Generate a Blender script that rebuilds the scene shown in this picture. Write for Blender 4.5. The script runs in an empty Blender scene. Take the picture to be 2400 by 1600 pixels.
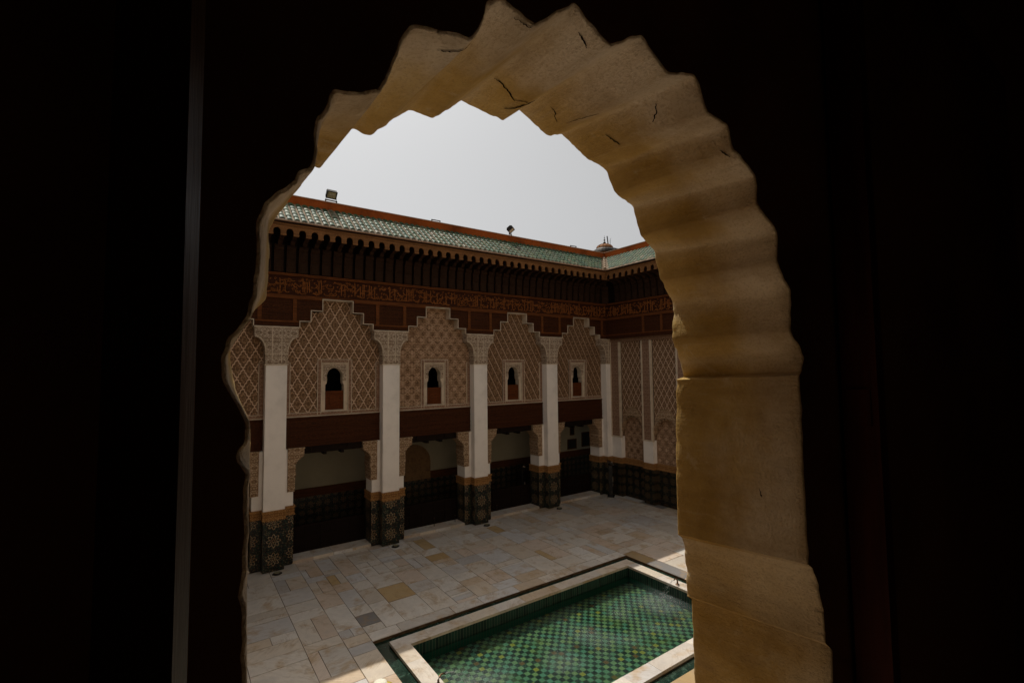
import bpy, bmesh, math, random
from mathutils import Matrix, Vector, noise
R = math.radians
random.seed(7)
sc = bpy.context.scene
COL = sc.collection

# ------------------------------------------------------------------ camera, world, sun, exposure
# axes: X runs along the long gallery facade, Y across the court towards it, Z up; court floor at Z = 0
EYE = 6.4
cd = bpy.data.cameras.new('camera'); cam = bpy.data.objects.new('camera', cd); COL.objects.link(cam)
yaw, pit, rol = R(35.054), R(3.346), R(-0.6146)
d = [Vector((math.cos(yaw), 0, math.sin(yaw))), Vector((-math.sin(yaw), 0, math.cos(yaw))), Vector((0, -1, 0))]
Pm = Matrix(((1, 0, 0), (0, math.cos(pit), math.sin(pit)), (0, -math.sin(pit), math.cos(pit))))
Qm = Matrix(((math.cos(rol), -math.sin(rol), 0), (math.sin(rol), math.cos(rol), 0), (0, 0, 1)))
cc = [Qm @ Pm @ v for v in d]
right = Vector([c[0] for c in cc]); down = Vector([c[1] for c in cc]); fwd = Vector([c[2] for c in cc])
mw = Matrix.Identity(4)
for i in range(3):
    mw[i][0], mw[i][1], mw[i][2] = right[i], -down[i], -fwd[i]
mw.translation = (0, 0, EYE)
cam.matrix_world = mw
cd.sensor_width = 36; cd.lens = 1117.1 / 2400 * 36
cd.clip_start = 0.01; cd.clip_end = 2000
sc.camera = cam

SUN_EL, SUN_AZ = R(63.3), R(4)          # azimuth measured from +Y towards +X
w = bpy.data.worlds.new('World'); sc.world = w; w.use_nodes = True
wn = w.node_tree; bg = wn.nodes['Background']
sky = wn.nodes.new('ShaderNodeTexSky'); sky.sky_type = 'NISHITA'; sky.sun_disc = False
sky.sun_elevation = SUN_EL; sky.sun_rotation = SUN_AZ
sky.air_density = 1.0; sky.dust_density = 4.0; sky.ozone_density = 1.0
hs = wn.nodes.new('ShaderNodeHueSaturation'); hs.inputs['Saturation'].default_value = 0.06
wn.links.new(sky.outputs[0], hs.inputs['Color']); wn.links.new(hs.outputs[0], bg.inputs[0])
bg.inputs[1].default_value = 0.10
sl = bpy.data.lights.new('sun', 'SUN'); sl.energy = 3.0; sl.angle = R(0.5); sl.color = (1, 0.94, 0.84)
so = bpy.data.objects.new('sun', sl); COL.objects.link(so)
sdir = Vector((math.sin(SUN_AZ) * math.cos(SUN_EL), math.cos(SUN_AZ) * math.cos(SUN_EL), math.sin(SUN_EL)))
so.rotation_euler = sdir.to_track_quat('Z', 'Y').to_euler(); so.location = (8, 9, 30)
sc.view_settings.view_transform = 'Standard'; sc.view_settings.look = 'None'
sc.view_settings.gamma = 1; sc.view_settings.exposure = 0.04
sc.cycles.max_bounces = 8; sc.cycles.diffuse_bounces = 5; sc.cycles.caustics_reflective = False; sc.cycles.caustics_refractive = False

# ------------------------------------------------------------------ node helper
class NT:
    def __init__(s, name):
        s.mat = bpy.data.materials.new(name); s.mat.use_nodes = True
        s.t = s.mat.node_tree; s.b = s.t.nodes['Principled BSDF']; s._uv = None; s._pos = None
    def new(s, k, **kw):
        n = s.t.nodes.new(k)
        for a, v in kw.items(): setattr(n, a, v)
        return n
    def put(s, sock, v):
        if isinstance(v, bpy.types.NodeSocket): s.t.links.new(v, sock)
        elif v is not None:
            if sock.type == 'RGBA' and len(v) == 3: v = (*v, 1)
            sock.default_value = v
    def m(s, op, a, b=None, c=None, clamp=False):
        n = s.new('ShaderNodeMath', operation=op); n.use_clamp = clamp
        for i, v in enumerate((a, b, c)):
            if v is not None: s.put(n.inputs[i], v)
        return n.outputs[0]
    def mix(s, f, a, b, mode='MIX'):
        n = s.new('ShaderNodeMix', data_type='RGBA', blend_type=mode)
        s.put(n.inputs[0], f); s.put(n.inputs[6], a); s.put(n.inputs[7], b)
        return n.outputs[2]
    def ramp(s, f, stops, interp='LINEAR'):
        n = s.new('ShaderNodeValToRGB'); cr = n.color_ramp; cr.interpolation = interp
        while len(cr.elements) < len(stops): cr.elements.new(0.5)
        for e, (p, c) in zip(cr.elements, stops):
            e.position = p; e.color = (*c, 1) if len(c) == 3 else c
        s.put(n.inputs[0], f); return n.outputs[0]
    def step(s, f, lo, hi):
        n = s.new('ShaderNodeMapRange', interpolation_type='SMOOTHSTEP')
        s.put(n.inputs[0], f); n.inputs[1].default_value = lo; n.inputs[2].default_value = hi
        return n.outputs[0]
    def uv(s):
        if s._uv is None:
            n = s.new('ShaderNodeUVMap', uv_map='UVMap'); x = s.new('ShaderNodeSeparateXYZ')
            s.t.links.new(n.outputs[0], x.inputs[0]); s._uv = (x.outputs[0], x.outputs[1], n.outputs[0])
        return s._uv
    def pos(s):
        if s._pos is None:
            n = s.new('ShaderNodeTexCoord'); s._pos = n.outputs['Object']
        return s._pos
    def noise(s, scale, detail=4, rough=0.55, vec=None, dist=0.0):
        n = s.new('ShaderNodeTexNoise'); n.inputs['Scale'].default_value = scale
        n.inputs['Detail'].default_value = detail; n.inputs['Roughness'].default_value = rough
        n.inputs['Distortion'].default_value = dist
        s.put(n.inputs['Vector'], vec if vec is not None else s.pos()); return n.outputs[0]
    def voro(s, scale, feature='F1', vec=None, out=0, rnd=1.0):
        n = s.new('ShaderNodeTexVoronoi', feature=feature); n.inputs['Scale'].default_value = scale
        n.inputs['Randomness'].default_value = rnd
        s.put(n.inputs['Vector'], vec if vec is not None else s.pos()); return n.outputs[out]
    def stretch(s, sx, sy, sz, vec=None):
        n = s.new('ShaderNodeMapping'); s.put(n.inputs[0], vec if vec is not None else s.pos())
        n.inputs['Scale'].default_value = (sx, sy, sz); return n.outputs[0]
    def island(s):
        return s.new('ShaderNodeNewGeometry').outputs['Random Per Island']
    def fin(s, col, rough=0.7, bump=None, bs=0.3, bd=0.02, spec=0.3, metal=None, coat=None):
        s.put(s.b.inputs['Base Color'], col); s.put(s.b.inputs['Roughness'], rough)
        s.b.inputs['Specular IOR Level'].default_value = spec
        if metal is not None: s.b.inputs['Metallic'].default_value = metal
        if coat is not None: s.b.inputs['Coat Weight'].default_value = coat; s.b.inputs['Coat Roughness'].default_value = 0.08
        if bump is not None:
            n = s.new('ShaderNodeBump'); n.inputs['Strength'].default_value = bs; n.inputs['Distance'].default_value = bd
            s.put(n.inputs['Height'], bump); s.t.links.new(n.outputs[0], s.b.inputs['Normal'])
        return s.mat

# ------------------------------------------------------------------ materials
def mat_plaster(name, c, var=0.12, scale=1.4, rough=0.85, bs=0.25, bd=0.01):
    n = NT(name)
    a = n.noise(scale, 6, 0.6); f = n.noise(scale * 22, 4)
    dk = tuple(x * (1 - 2.2 * var) for x in c); lt = tuple(min(.95, x * (1 + var * .6)) for x in c)
    col = n.ramp(a, [(0.3, dk), (0.5, c), (0.72, lt)])
    return n.fin(col, rough, n.m('ADD', n.m('MULTIPLY', a, .6), n.m('MULTIPLY', f, .4)), bs, bd, .2)

def arabesque(n, k, K=None):
    """carved scrolls of stroke size k, mirrored about a grid of period K; about 0..1"""
    K = K or 3.2 * k
    x, y, v = n.uv()
    px = n.m('PINGPONG', n.m('ADD', x, 50.0), K / 2); py = n.m('PINGPONG', n.m('ADD', y, 50.0), K * .68)
    cb = n.new('ShaderNodeCombineXYZ'); n.put(cb.inputs[0], px); n.put(cb.inputs[1], py)
    nz = n.noise(1.9 / k, 2.5, .6, vec=cb.outputs[0], dist=1.6)
    vo = n.voro(1.5 / k, 'DISTANCE_TO_EDGE', vec=cb.outputs[0])
    fine = n.noise(1.2 / k, 3, .6, vec=v)
    return n.m('ADD', n.m('ADD', n.m('MULTIPLY', nz, .85), n.m('MULTIPLY', vo, .22)), n.m('MULTIPLY', fine, .18))

HI, MID, LO = (.70, .51, .375), (.44, .285, .175), (.095, .048, .020)
def mat_arabesque(name, k=.16, hi=HI, mid=MID, lo=LO, big=True):
    n = NT(name)
    f = arabesque(n, k, .37 if big else None)
    if big:
        x, y, v = n.uv()
        g = n.m('MULTIPLY', n.m('SINE', n.m('MULTIPLY', x, 2 * math.pi / .42)), n.m('SINE', n.m('MULTIPLY', y, 2 * math.pi / .55)))
        f = n.m('ADD', f, n.m('MULTIPLY', g, .05))
    wear = n.noise(.9, 4)
    col = n.ramp(f, [(.44, lo), (.56, mid), (.70, hi)])
    col = n.mix(n.m('MULTIPLY', wear, .5), col, (.42, .27, .16), 'MULTIPLY')
    return n.fin(col, .85, f, .9, .03, .15)

def mat_sebka(name, wd=.35, ht=.62, lw=.066, fam2=1.0, k=.115):
    """net of lobed lozenges over leaf carving"""
    n = NT(name); x, y, v = n.uv()
    ax = n.m('DIVIDE', x, wd); ay = n.m('DIVIDE', y, ht)
    a = n.m('ADD', ax, ay); b = n.m('SUBTRACT', ax, ay)
    wob = lambda p: n.m('MULTIPLY', n.m('ABSOLUTE', n.m('SINE', n.m('MULTIPLY', p, math.pi * 3))), .085)
    a2 = n.m('ADD', a, wob(b)); b2 = n.m('ADD', b, wob(a))
    def line(p, width):
        fr = n.m('ABSOLUTE', n.m('SUBTRACT', n.m('FRACT', p), .5))
        return n.m('SUBTRACT', 1, n.step(fr, width * .55, width * 1.25))
    la = line(a2, lw); lb = n.m('MULTIPLY', line(b2, lw), fam2)
    net = n.m('MAXIMUM', la, lb)
    f = arabesque(n, k)
    # a small palmette in each lozenge
    ca = n.m('SUBTRACT', n.m('FRACT', n.m('ADD', a, .5)), .5); cb = n.m('SUBTRACT', n.m('FRACT', n.m('ADD', b, .5)), .5)
    rr = n.m('SQRT', n.m('ADD', n.m('MULTIPLY', ca, ca), n.m('MULTIPLY', cb, cb)))
    pal = n.m('SUBTRACT', 1, n.step(n.m('ABSOLUTE', n.m('SUBTRACT', rr, .24)), .03, .09))
    h = n.m('MAXIMUM', n.m('ADD', n.m('MULTIPLY', n.m('ADD', n.m('MULTIPLY', n.m('SUBTRACT', f, .55), 1.5), .58), .72), n.m('MULTIPLY', pal, .12)), n.m('MULTIPLY', net, .92))
    wear = n.noise(.9, 4)
    col = n.ramp(h, [(.26, LO), (.42, (.2, .12, .065)), (.60, MID), (.85, HI)])
    col = n.mix(n.m('MULTIPLY', wear, .45), col, (.42, .27, .16), 'MULTIPLY')
    return n.fin(col, .85, h, .9, .035, .15)

def mat_zellij(name, cell=(.64, .57), R0=.17, line=(.46, .37, .25), dim=1.0):
    """mosaic with eight-fold rosettes; UV in metres, rosette at cell centres"""
    n = NT(name); x, y, v = n.uv()
    cx = n.m('SUBTRACT', x, n.m('MULTIPLY', n.m('ROUND', n.m('DIVIDE', x, cell[0])), cell[0]))
    yy = n.m('SUBTRACT', y, .40)
    cy = n.m('SUBTRACT', yy, n.m('MULTIPLY', n.m('ROUND', n.m('DIVIDE', yy, cell[1])), cell[1]))
    r = n.m('SQRT', n.m('ADD', n.m('MULTIPLY', cx, cx), n.m('MULTIPLY', cy, cy)))
    th = n.m('ARCTAN2', cy, cx)
    c8 = n.m('COSINE', n.m('MULTIPLY', th, 8)); c16 = n.m('COSINE', n.m('MULTIPLY', th, 16))
    def ring(rad, amp, wdt, c=c8, sgn=1):
        rt = n.m('MULTIPLY', n.m('ADD', 1, n.m('MULTIPLY', c, amp * sgn)), rad)
        return n.m('SUBTRACT', 1, n.step(n.m('ABSOLUTE', n.m('SUBTRACT', r, rt)), wdt * .5, wdt))
    s = n.m('MAXIMUM', ring(R0, .20, .020), ring(R0 * .60, .30, .017, c8, -1))
    s = n.m('MULTIPLY', s, n.ramp(n.noise(45, 2, vec=v), [(.38, (.25,) * 3), (.56, (1,) * 3)]))
    s = n.m('MAXIMUM', s, n.m('MULTIPLY', ring(R0 * .25, .3, .014), .8))
    inside = n.m('SUBTRACT', 1, n.step(r, R0 * 1.15, R0 * 1.4))
    tess = n.voro(34, 'F1', vec=v, out=1)
    sep = n.new('ShaderNodeSeparateColor'); n.t.links.new(tess, sep.inputs[0])
    ground = n.ramp(sep.outputs[0], [(0, (.006, .008, .007)), (.45, (.012, .03, .022)), (.62, (.05, .022, .010)), (.74, (.010, .012, .018)), (.84, (.105, .085, .05)), (.93, (.02, .05, .035))], 'CONSTANT')
    ed = n.voro(34, 'DISTANCE_TO_EDGE', vec=v)
    ground = n.mix(n.m('MULTIPLY', n.m('SUBTRACT', 1, n.step(ed, .01, .05)), .14), ground, (.18, .15, .11))
    ring_c = n.mix(n.step(sep.outputs[1], .3, .7), line, (.30, .17, .07))
    col = n.mix(n.m('MULTIPLY', s, .9), n.mix(n.m('MULTIPLY', inside, .35), ground, (.012, .010, .008)), ring_c)
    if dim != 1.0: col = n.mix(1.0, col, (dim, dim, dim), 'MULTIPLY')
    return n.fin(col, .28, ed, .12, .004, .18)

def mat_wood(name, c, carve=0.0, k=.12, rough=.75, axis='x', spec=.12):
    n = NT(name)
    g = n.noise(3.2, 6, .6, vec=n.stretch(*((.6, 9, 9) if axis == 'x' else (9, 9, .6))))
    big = n.noise(1.1, 3)
    dk = tuple(x * .45 for x in c); lt = tuple(min(.9, x * 1.5) for x in c)
    col = n.ramp(g, [(.3, dk), (.5, c), (.72, lt)])
    col = n.mix(n.m('MULTIPLY', big, .5), col, (.45, .4, .38), 'MULTIPLY')
    h = g
    if carve:
        f = arabesque(n, k); col = n.mix(n.m('MULTIPLY', n.step(f, .45, .68), carve), col, tuple(min(.9, x * 2.2) for x in c)); h = f
    return n.fin(col, rough, h, .6 if carve else .3, .015, spec)

M = {}
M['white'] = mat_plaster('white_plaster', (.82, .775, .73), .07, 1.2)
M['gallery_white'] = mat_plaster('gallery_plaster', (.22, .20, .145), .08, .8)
M['sebka'] = mat_sebka('sebka_stucco')
M['sebka_b'] = mat_sebka('sebka_stucco_slanted', .33, .60, .06, .35, .10)
M['sebka_r'] = mat_sebka('sebka_stucco_dense', .30, .52, .075, 1.0, .10)
M['arab'] = mat_arabesque('arabesque_stucco', .085)
M['cap'] = mat_arabesque('capital_stucco', .11, (.70, .62, .52), (.52, .43, .33), (.16, .10, .06), False)
M['brk'] = mat_arabesque('corbel_stucco', .10, (.66, .55, .42), (.45, .32, .20), (.14, .075, .035), False)
M['band'] = mat_arabesque('ochre_carved_band', .085, (.56, .36, .17), (.40, .21, .075), (.16, .07, .02), False)
M['border'] = mat_arabesque('border_stucco', .07, (.60, .47, .37), (.34, .21, .14), (.16, .085, .05), False)
M['trim'] = mat_plaster('stucco_trim', (.56, .46, .35), .15, 3)
M['zel'] = mat_zellij('zellij_rosettes')
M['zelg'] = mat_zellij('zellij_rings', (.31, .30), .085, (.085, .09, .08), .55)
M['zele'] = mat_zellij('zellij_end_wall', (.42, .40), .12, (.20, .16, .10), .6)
M['niche'] = mat_plaster('brown_niche_plaster', (.13, .075, .035), .2, 6)
M['wood'] = mat_wood('dark_cedar', (.055, .019, .006), .25)
M['woodp'] = mat_wood('carved_cedar_panel', (.040, .0125, .0035), .7, .10)
M['rail'] = mat_wood('cedar_rail', (.145, .048, .013))
M['brkt'] = mat_wood('painted_cedar_bracket', (.022, .0100, .0045), 1.0, .06, axis='z')
M['arcade'] = mat_wood('cedar_arcade', (.20, .092, .034), .4, .06)
M['insc'] = mat_wood('inscription_ground', (.040, .012, .004), .4, .05)
M['relief'] = mat_wood('inscription_relief', (.27, .095, .024))
M['shutter'] = mat_wood('window_shutter_wood', (.10, .028, .007), .35, .09)
M['screen'] = mat_wood('screen_wood', (.010, .005, .003), .4, .08)
M['leaf'] = mat_wood('leaf_wood', (.045, .021, .010), 0, rough=.5, axis='z', spec=.34)
M['leaf_r'] = mat_wood('leaf_wood_red', (.10, .024, .014), 0, rough=.6, axis='z')
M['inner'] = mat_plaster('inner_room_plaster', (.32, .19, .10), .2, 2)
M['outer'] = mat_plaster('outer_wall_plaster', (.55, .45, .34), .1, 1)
M['parapet'] = mat_plaster('red_ochre_render', (.36, .080, .012), .22, .9, .9, .4, .02)
M['ptop'] = mat_plaster('parapet_cap', (.62, .42, .29), .1, 2)
M['roofflat'] = mat_plaster('roof_screed', (.40, .27, .18), .2, .5)
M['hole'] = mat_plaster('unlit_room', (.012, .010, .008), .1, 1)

def mat_tile():
    n = NT('glazed_roof_tile'); i = n.island(); z = n.noise(9, 3)
    col = n.ramp(i, [(0, (.014, .045, .020)), (.3, (.024, .075, .034)), (.5, (.040, .100, .046)), (.66, (.065, .105, .042)), (.8, (.024, .085, .052)), (.92, (.10, .12, .06)), (1, (.15, .13, .08))])
    col = n.mix(n.m('MULTIPLY', n.step(z, .5, .7), .35), col, (.16, .16, .10))
    return n.fin(col, n.ramp(z, [(.3, (.40,) * 3), (.7, (.58,) * 3)]), z, .2, .01, .09)
M['tile'] = mat_tile()
def mat_pan():
    n = NT('mortar_pan'); z = n.noise(7, 5); z2 = n.noise(40, 3)
    return n.fin(n.ramp(z, [(.3, (.16, .11, .065)), (.55, (.36, .26, .18)), (.75, (.14, .13, .08))]), .85, z2, .5, .01, .2)
M['pan'] = mat_pan()

def mat_marble(name, stops, joint=False):
    n = NT(name); i = n.island()
    v = n.stretch(1, 1, 1)
    off = n.new('ShaderNodeCombineXYZ'); n.put(off.inputs[0], n.m('MULTIPLY', i, 31)); n.put(off.inputs[1], n.m('MULTIPLY', i, 17)); n.put(off.inputs[2], n.m('MULTIPLY', i, 7))
    add = n.new('ShaderNodeVectorMath', operation='ADD'); n.t.links.new(n.pos(), add.inputs[0]); n.t.links.new(off.outputs[0], add.inputs[1])
    # rotate the vein direction by slab
    rot = n.new('ShaderNodeVectorRotate', rotation_type='Z_AXIS'); n.t.links.new(add.outputs[0], rot.inputs[0]); n.put(rot.inputs['Angle'], n.m('MULTIPLY', n.m('ROUND', n.m('MULTIPLY', n.m('FRACT', n.m('MULTIPLY', i, 13.7)), 3)), .8))
    st = n.stretch(1.1, 5.0, 1, rot.outputs[0])
    ve = n.noise(1.5, 7, .62, vec=st, dist=.9); cl = n.noise(2.2, 5, .6, vec=rot.outputs[0])
    fi = n.noise(24, 4, .6)
    col = n.ramp(i, stops, 'CONSTANT')
    j2 = n.m('FRACT', n.m('MULTIPLY', i, 57.3))
    col = n.mix(1.0, col, n.ramp(j2, [(0, (.76, .74, .72)), (.35, (.95, .93, .90)), (.7, (1, 1, 1)), (1, (.90, .82, .72))]), 'MULTIPLY')
    vein = n.m('SUBTRACT', 1, n.step(n.m('ABSOLUTE', n.m('SUBTRACT', ve, .5)), .0, .055))
    col = n.mix(n.m('MULTIPLY', vein, n.m('MULTIPLY', n.step(cl, .35, .7), .5)), col, (.24, .18, .13))
    col = n.mix(n.m('MULTIPLY', n.step(cl, .50, .70), .60), col, (.46, .30, .14))
    col = n.mix(n.m('MULTIPLY', n.step(cl, .50, .25), .30), col, (.30, .29, .29))
    col = n.mix(n.m('MULTIPLY', fi, .18), col, (.55, .52, .48), 'MULTIPLY')
    grime = n.noise(.55, 5, .65)
    col = n.mix(n.m('MULTIPLY', n.step(grime, .42, .75), .30), col, (.50, .42, .33), 'MULTIPLY')
    return n.fin(col, n.ramp(cl, [(.3, (.30,) * 3), (.7, (.55,) * 3)]), fi, .12, .004, .4)
W1, W2, W3, PK, TN, GR, OC = (.74, .70, .64), (.70, .64, .56), (.66, .65, .64), (.69, .58, .48), (.62, .50, .37), (.26, .255, .255), (.56, .40, .20)
M['slab'] = mat_marble('marble_paving', [(0, W1), (.16, W2), (.30, W3), (.42, PK), (.54, W2), (.64, TN), (.72, W1), (.82, PK), (.90, W3), (.955, GR), (.982, OC)])
M['cope'] = mat_marble('marble_coping', [(0, (.72, .66, .58)), (.3, (.66, .58, .47)), (.55, (.70, .65, .59)), (.8, (.58, .56, .54)), (.92, (.60, .48, .35))])
def mat_joint():
    n = NT('joint_mortar'); z = n.noise(6, 4)
    return n.fin(n.ramp(z, [(.3, (.06, .038, .02)), (.7, (.15, .095, .05))]), .9, z, .3, .01, .1)
M['joint'] = mat_joint()
def mat_green():
    n = NT('green_marble_channel'); z = n.noise(5, 7, .68, dist=1.2)
    return n.fin(n.ramp(z, [(.35, (.008, .018, .013)), (.55, (.016, .038, .027)), (.66, (.05, .09, .065)), (.75, (.012, .03, .02))]), .14, z, .05, .003, .5)
M['green'] = mat_green()
def mat_poolwall():
    n = NT('pool_side_tile'); x, y, v = n.uv()
    fr = n.m('FRACT', n.m('DIVIDE', x, .085)); s = n.step(n.m('ABSOLUTE', n.m('SUBTRACT', fr, .5)), .40, .47)
    cellid = n.m('FLOOR', n.m('DIVIDE', x, .085))
    wn_ = n.new('ShaderNodeTexWhiteNoise', noise_dimensions='1D'); n.put(wn_.inputs['W'], cellid)
    base = n.ramp(wn_.outputs[0], [(0, (.010, .030, .022)), (.4, (.016, .050, .036)), (.8, (.008, .022, .018))])
    deep = n.step(y, -.30, -.36)
    base = n.mix(n.m('MULTIPLY', deep, .8), base, (.015, .15, .105))
    return n.fin(n.mix(n.m('MULTIPLY', s, .75), base, (.11, .12, .09)), .25, s, .1, .003, .4)
M['poolwall'] = mat_poolwall()
def mat_poolfloor():
    n = NT('pool_floor_checker'); c = .125
    sx = n.new('ShaderNodeSeparateXYZ'); n.t.links.new(n.pos(), sx.inputs[0])
    # ripple distortion of the tile edges by hand-cut irregularity
    ix = n.m('DIVIDE', sx.outputs[0], c); iy = n.m('DIVIDE', sx.outputs[1], c)
    fx, fy = n.m('FLOOR', ix), n.m('FLOOR', iy)
    par = n.m('FLOORED_MODULO', n.m('ADD', fx, fy), 2.0)
    cx = n.new('ShaderNodeCombineXYZ'); n.put(cx.inputs[0], fx); n.put(cx.inputs[1], fy)
    wn_ = n.new('ShaderNodeTexWhiteNoise', noise_dimensions='2D'); n.t.links.new(cx.outputs[0], wn_.inputs['Vector'])
    wv, wc = wn_.outputs[0], wn_.outputs[1]
    lt = n.ramp(wv, [(0, (.09, .15, .095)), (.25, (.13, .17, .085)), (.5, (.16, .18, .075)), (.72, (.085, .165, .12)), (.92, (.26, .18, .03)), (.97, (.12, .045, .012))], 'CONSTANT')
    dkc = n.ramp(wv, [(0, (.004, .008, .008)), (.6, (.008, .018, .015)), (.9, (.015, .03, .022))], 'CONSTANT')
    col = n.mix(par, dkc, lt)
    ex = n.m('ABSOLUTE', n.m('SUBTRACT', n.m('FRACT', ix), .5)); ey = n.m('ABSOLUTE', n.m('SUBTRACT', n.m('FRACT', iy), .5))
    e = n.step(n.m('MAXIMUM', ex, ey), .44, .49)
    col = n.mix(n.m('MULTIPLY', e, .8), col, (.04, .065, .05))
    algae = n.noise(1.2, 5, .6)
    col = n.mix(n.m('MULTIPLY', n.step(algae, .5, .75), .5), col, (.12, .115, .02))
    return n.fin(col, .35, e, .1, .004, .4)
M['poolfloor'] = mat_poolfloor()
def mat_water():
    n = NT('clear_green_water'); t = n.t; t.nodes.remove(n.b)
    out = [q for q in t.nodes if q.type == 'OUTPUT_MATERIAL'][0]
    tr = n.new('ShaderNodeBsdfTransparent'); tr.inputs[0].default_value = (.70, .92, .82, 1)
    gl = n.new('ShaderNodeBsdfGlossy'); gl.inputs['Roughness'].default_value = .04
    at = n.new('ShaderNodeAttribute', attribute_name='agitation'); at.attribute_type = 'GEOMETRY'
    a1 = n.noise(7, 3, .5, dist=.6); a2 = n.noise(38, 4, .65, dist=1.0); a3 = n.voro(30, 'SMOOTH_F1')
    ag = at.outputs['Fac']
    h = n.m('ADD', n.m('MULTIPLY', a1, .5), n.m('MULTIPLY', n.m('MULTIPLY', n.m('ADD', a2, a3), ag), .55))
    bp = n.new('ShaderNodeBump'); bp.inputs['Strength'].default_value = .8; bp.inputs['Distance'].default_value = .05
    n.put(bp.inputs['Height'], h); t.links.new(bp.outputs[0], gl.inputs['Normal'])
    fr = n.new('ShaderNodeFresnel'); fr.inputs[0].default_value = 1.33; t.links.new(bp.outputs[0], fr.inputs[1])
    mx = n.new('ShaderNodeMixShader'); t.links.new(fr.outputs[0], mx.inputs[0]); t.links.new(tr.outputs[0], mx.inputs[1]); t.links.new(gl.outputs[0], mx.inputs[2])
    foam = n.new('ShaderNodeBsdfDiffuse'); foam.inputs[0].default_value = (.62, .70, .68, 1)
    fz = n.noise(46, 5, .75, dist=2.0)
    ff = n.m('MULTIPLY', n.m('MULTIPLY', n.step(fz, .46, .70), ag), .50)
    m2 = n.new('ShaderNodeMixShader'); n.put(m2.inputs[0], ff); t.links.new(mx.outputs[0], m2.inputs[1]); t.links.new(foam.outputs[0], m2.inputs[2])
    t.links.new(m2.outputs[0], out.inputs[0]); return n.mat
M['water'] = mat_water()
def mat_drop():
    n = NT('water_drops'); n.b.inputs['Transmission Weight'].default_value = .6
    return n.fin((.85, .9, .9), .1, spec=.6)
M['drop'] = mat_drop()
def mat_reveal():
    n = NT('old_ochre_reveal_plaster'); p = n.pos()
    a = n.noise(6, 7, .65); b = n.noise(90, 4, .6); c = n.noise(26, 5, .6)
    # brushed streaks that run with the depth of the opening
    st = n.noise(8, 6, .65, vec=n.stretch(3.2, .55, 3.2)); f2 = n.noise(40, 4, .6, vec=n.stretch(3, .4, 3))
    grey = n.ramp(a, [(.30, (.44, .335, .215)), (.50, (.61, .50, .37)), (.68, (.70, .60, .48))])
    ochre = n.ramp(a, [(.30, (.30, .185, .055)), (.50, (.45, .295, .095)), (.68, (.55, .385, .155))])
    sx = n.new('ShaderNodeSeparateXYZ'); n.t.links.new(p, sx.inputs[0])
    # the ochre limewash survives towards the court, worn to grey plaster towards the room
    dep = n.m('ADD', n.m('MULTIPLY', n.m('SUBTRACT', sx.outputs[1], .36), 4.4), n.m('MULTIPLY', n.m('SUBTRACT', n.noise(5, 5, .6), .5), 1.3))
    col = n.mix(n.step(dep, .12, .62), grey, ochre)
    col = n.mix(n.m('MULTIPLY', n.step(st, .50, .72), .40), col, (.20, .115, .028))
    col = n.mix(n.m('MULTIPLY', n.step(f2, .55, .75), .22), col, (.62, .52, .38))
    pits = n.m('SUBTRACT', 1, n.step(n.voro(42, 'F1'), .04, .11)); pm = n.step(c, .62, .68)
    pit = n.m('MULTIPLY', pits, pm)
    col = n.mix(n.m('MULTIPLY', pit, .85), col, (.05, .028, .010))
    gr = n.noise(260, 3, .7)
    ag = n.new('ShaderNodeAttribute', attribute_name='flute_shading'); ag.attribute_type = 'GEOMETRY'  # painted light and shade of the flutes, set per profile point
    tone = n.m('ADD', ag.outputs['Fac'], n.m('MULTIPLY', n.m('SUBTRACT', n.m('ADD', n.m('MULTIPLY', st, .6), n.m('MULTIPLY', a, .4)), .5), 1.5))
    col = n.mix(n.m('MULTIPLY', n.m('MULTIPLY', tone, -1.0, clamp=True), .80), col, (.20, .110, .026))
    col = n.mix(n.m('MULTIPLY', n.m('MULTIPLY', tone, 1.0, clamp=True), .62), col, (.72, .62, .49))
    col = n.mix(n.m('MULTIPLY', n.step(gr, .50, .62), .28), col, (.28, .19, .09))
    patch = n.m('MULTIPLY', n.step(n.noise(13, 6, .7, dist=.8), .58, .66), .25)
    col = n.mix(patch, col, (.60, .51, .39))
    h = n.m('SUBTRACT', n.m('ADD', n.m('ADD', n.m('MULTIPLY', b, .5), n.m('MULTIPLY', c, .6)), n.m('ADD', n.m('MULTIPLY', f2, .4), n.m('MULTIPLY', gr, .45))), n.m('MULTIPLY', pit, .8))
    return n.fin(col, .92, h, .8, .005, .12)
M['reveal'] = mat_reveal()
def mat_simple(name, c, rough=.5, metal=None, spec=.4, sc_=20, var=.25):
    n = NT(name); z = n.noise(sc_, 4)
    return n.fin(n.ramp(z, [(.3, tuple(x * (1 - var) for x in c)), (.7, tuple(min(.95, x * (1 + var)) for x in c))]), rough, z, .15, .004, spec, metal)
M['metal'] = mat_simple('dark_metal', (.035, .03, .025), .45, .7)
M['bronze'] = mat_simple('bronze', (.10, .055, .03), .4, .8)
M['lampglass'] = mat_simple('lamp_glass', (.30, .27, .16), .15, None, .6)
M['crackfill'] = mat_simple('crack_void', (.012, .007, .003), .95, None, .05)
M['straw'] = mat_simple('straw', (.52, .38, .06), .8, None, .2, 120)
M['straw_w'] = mat_simple('pale_straw', (.72, .70, .58), .8, None, .2, 150, .12)
M['skin'] = mat_simple('skin', (.42, .25, .16), .5)
M['hair'] = mat_simple('hair', (.02, .013, .009), .45, None, .4, 80)
M['shirt'] = mat_simple('white_cotton', (.66, .65, .62), .85, None, .2, 60, .08)
M['trousers'] = mat_simple('beige_trousers', (.30, .24, .17), .85, None, .2, 60)
M['stand'] = mat_simple('black_lacquer', (.008, .007, .006), .22, None, .5)
M['buff'] = mat_simple('pale_buff', (.45, .38, .30), .7, None, .2)
M['dome'] = mat_simple('dome_render', (.26, .115, .045), .8, None, .2, 4)
M['eavedark'] = mat_wood('eave_board', (.022, .009, .004))

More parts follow.
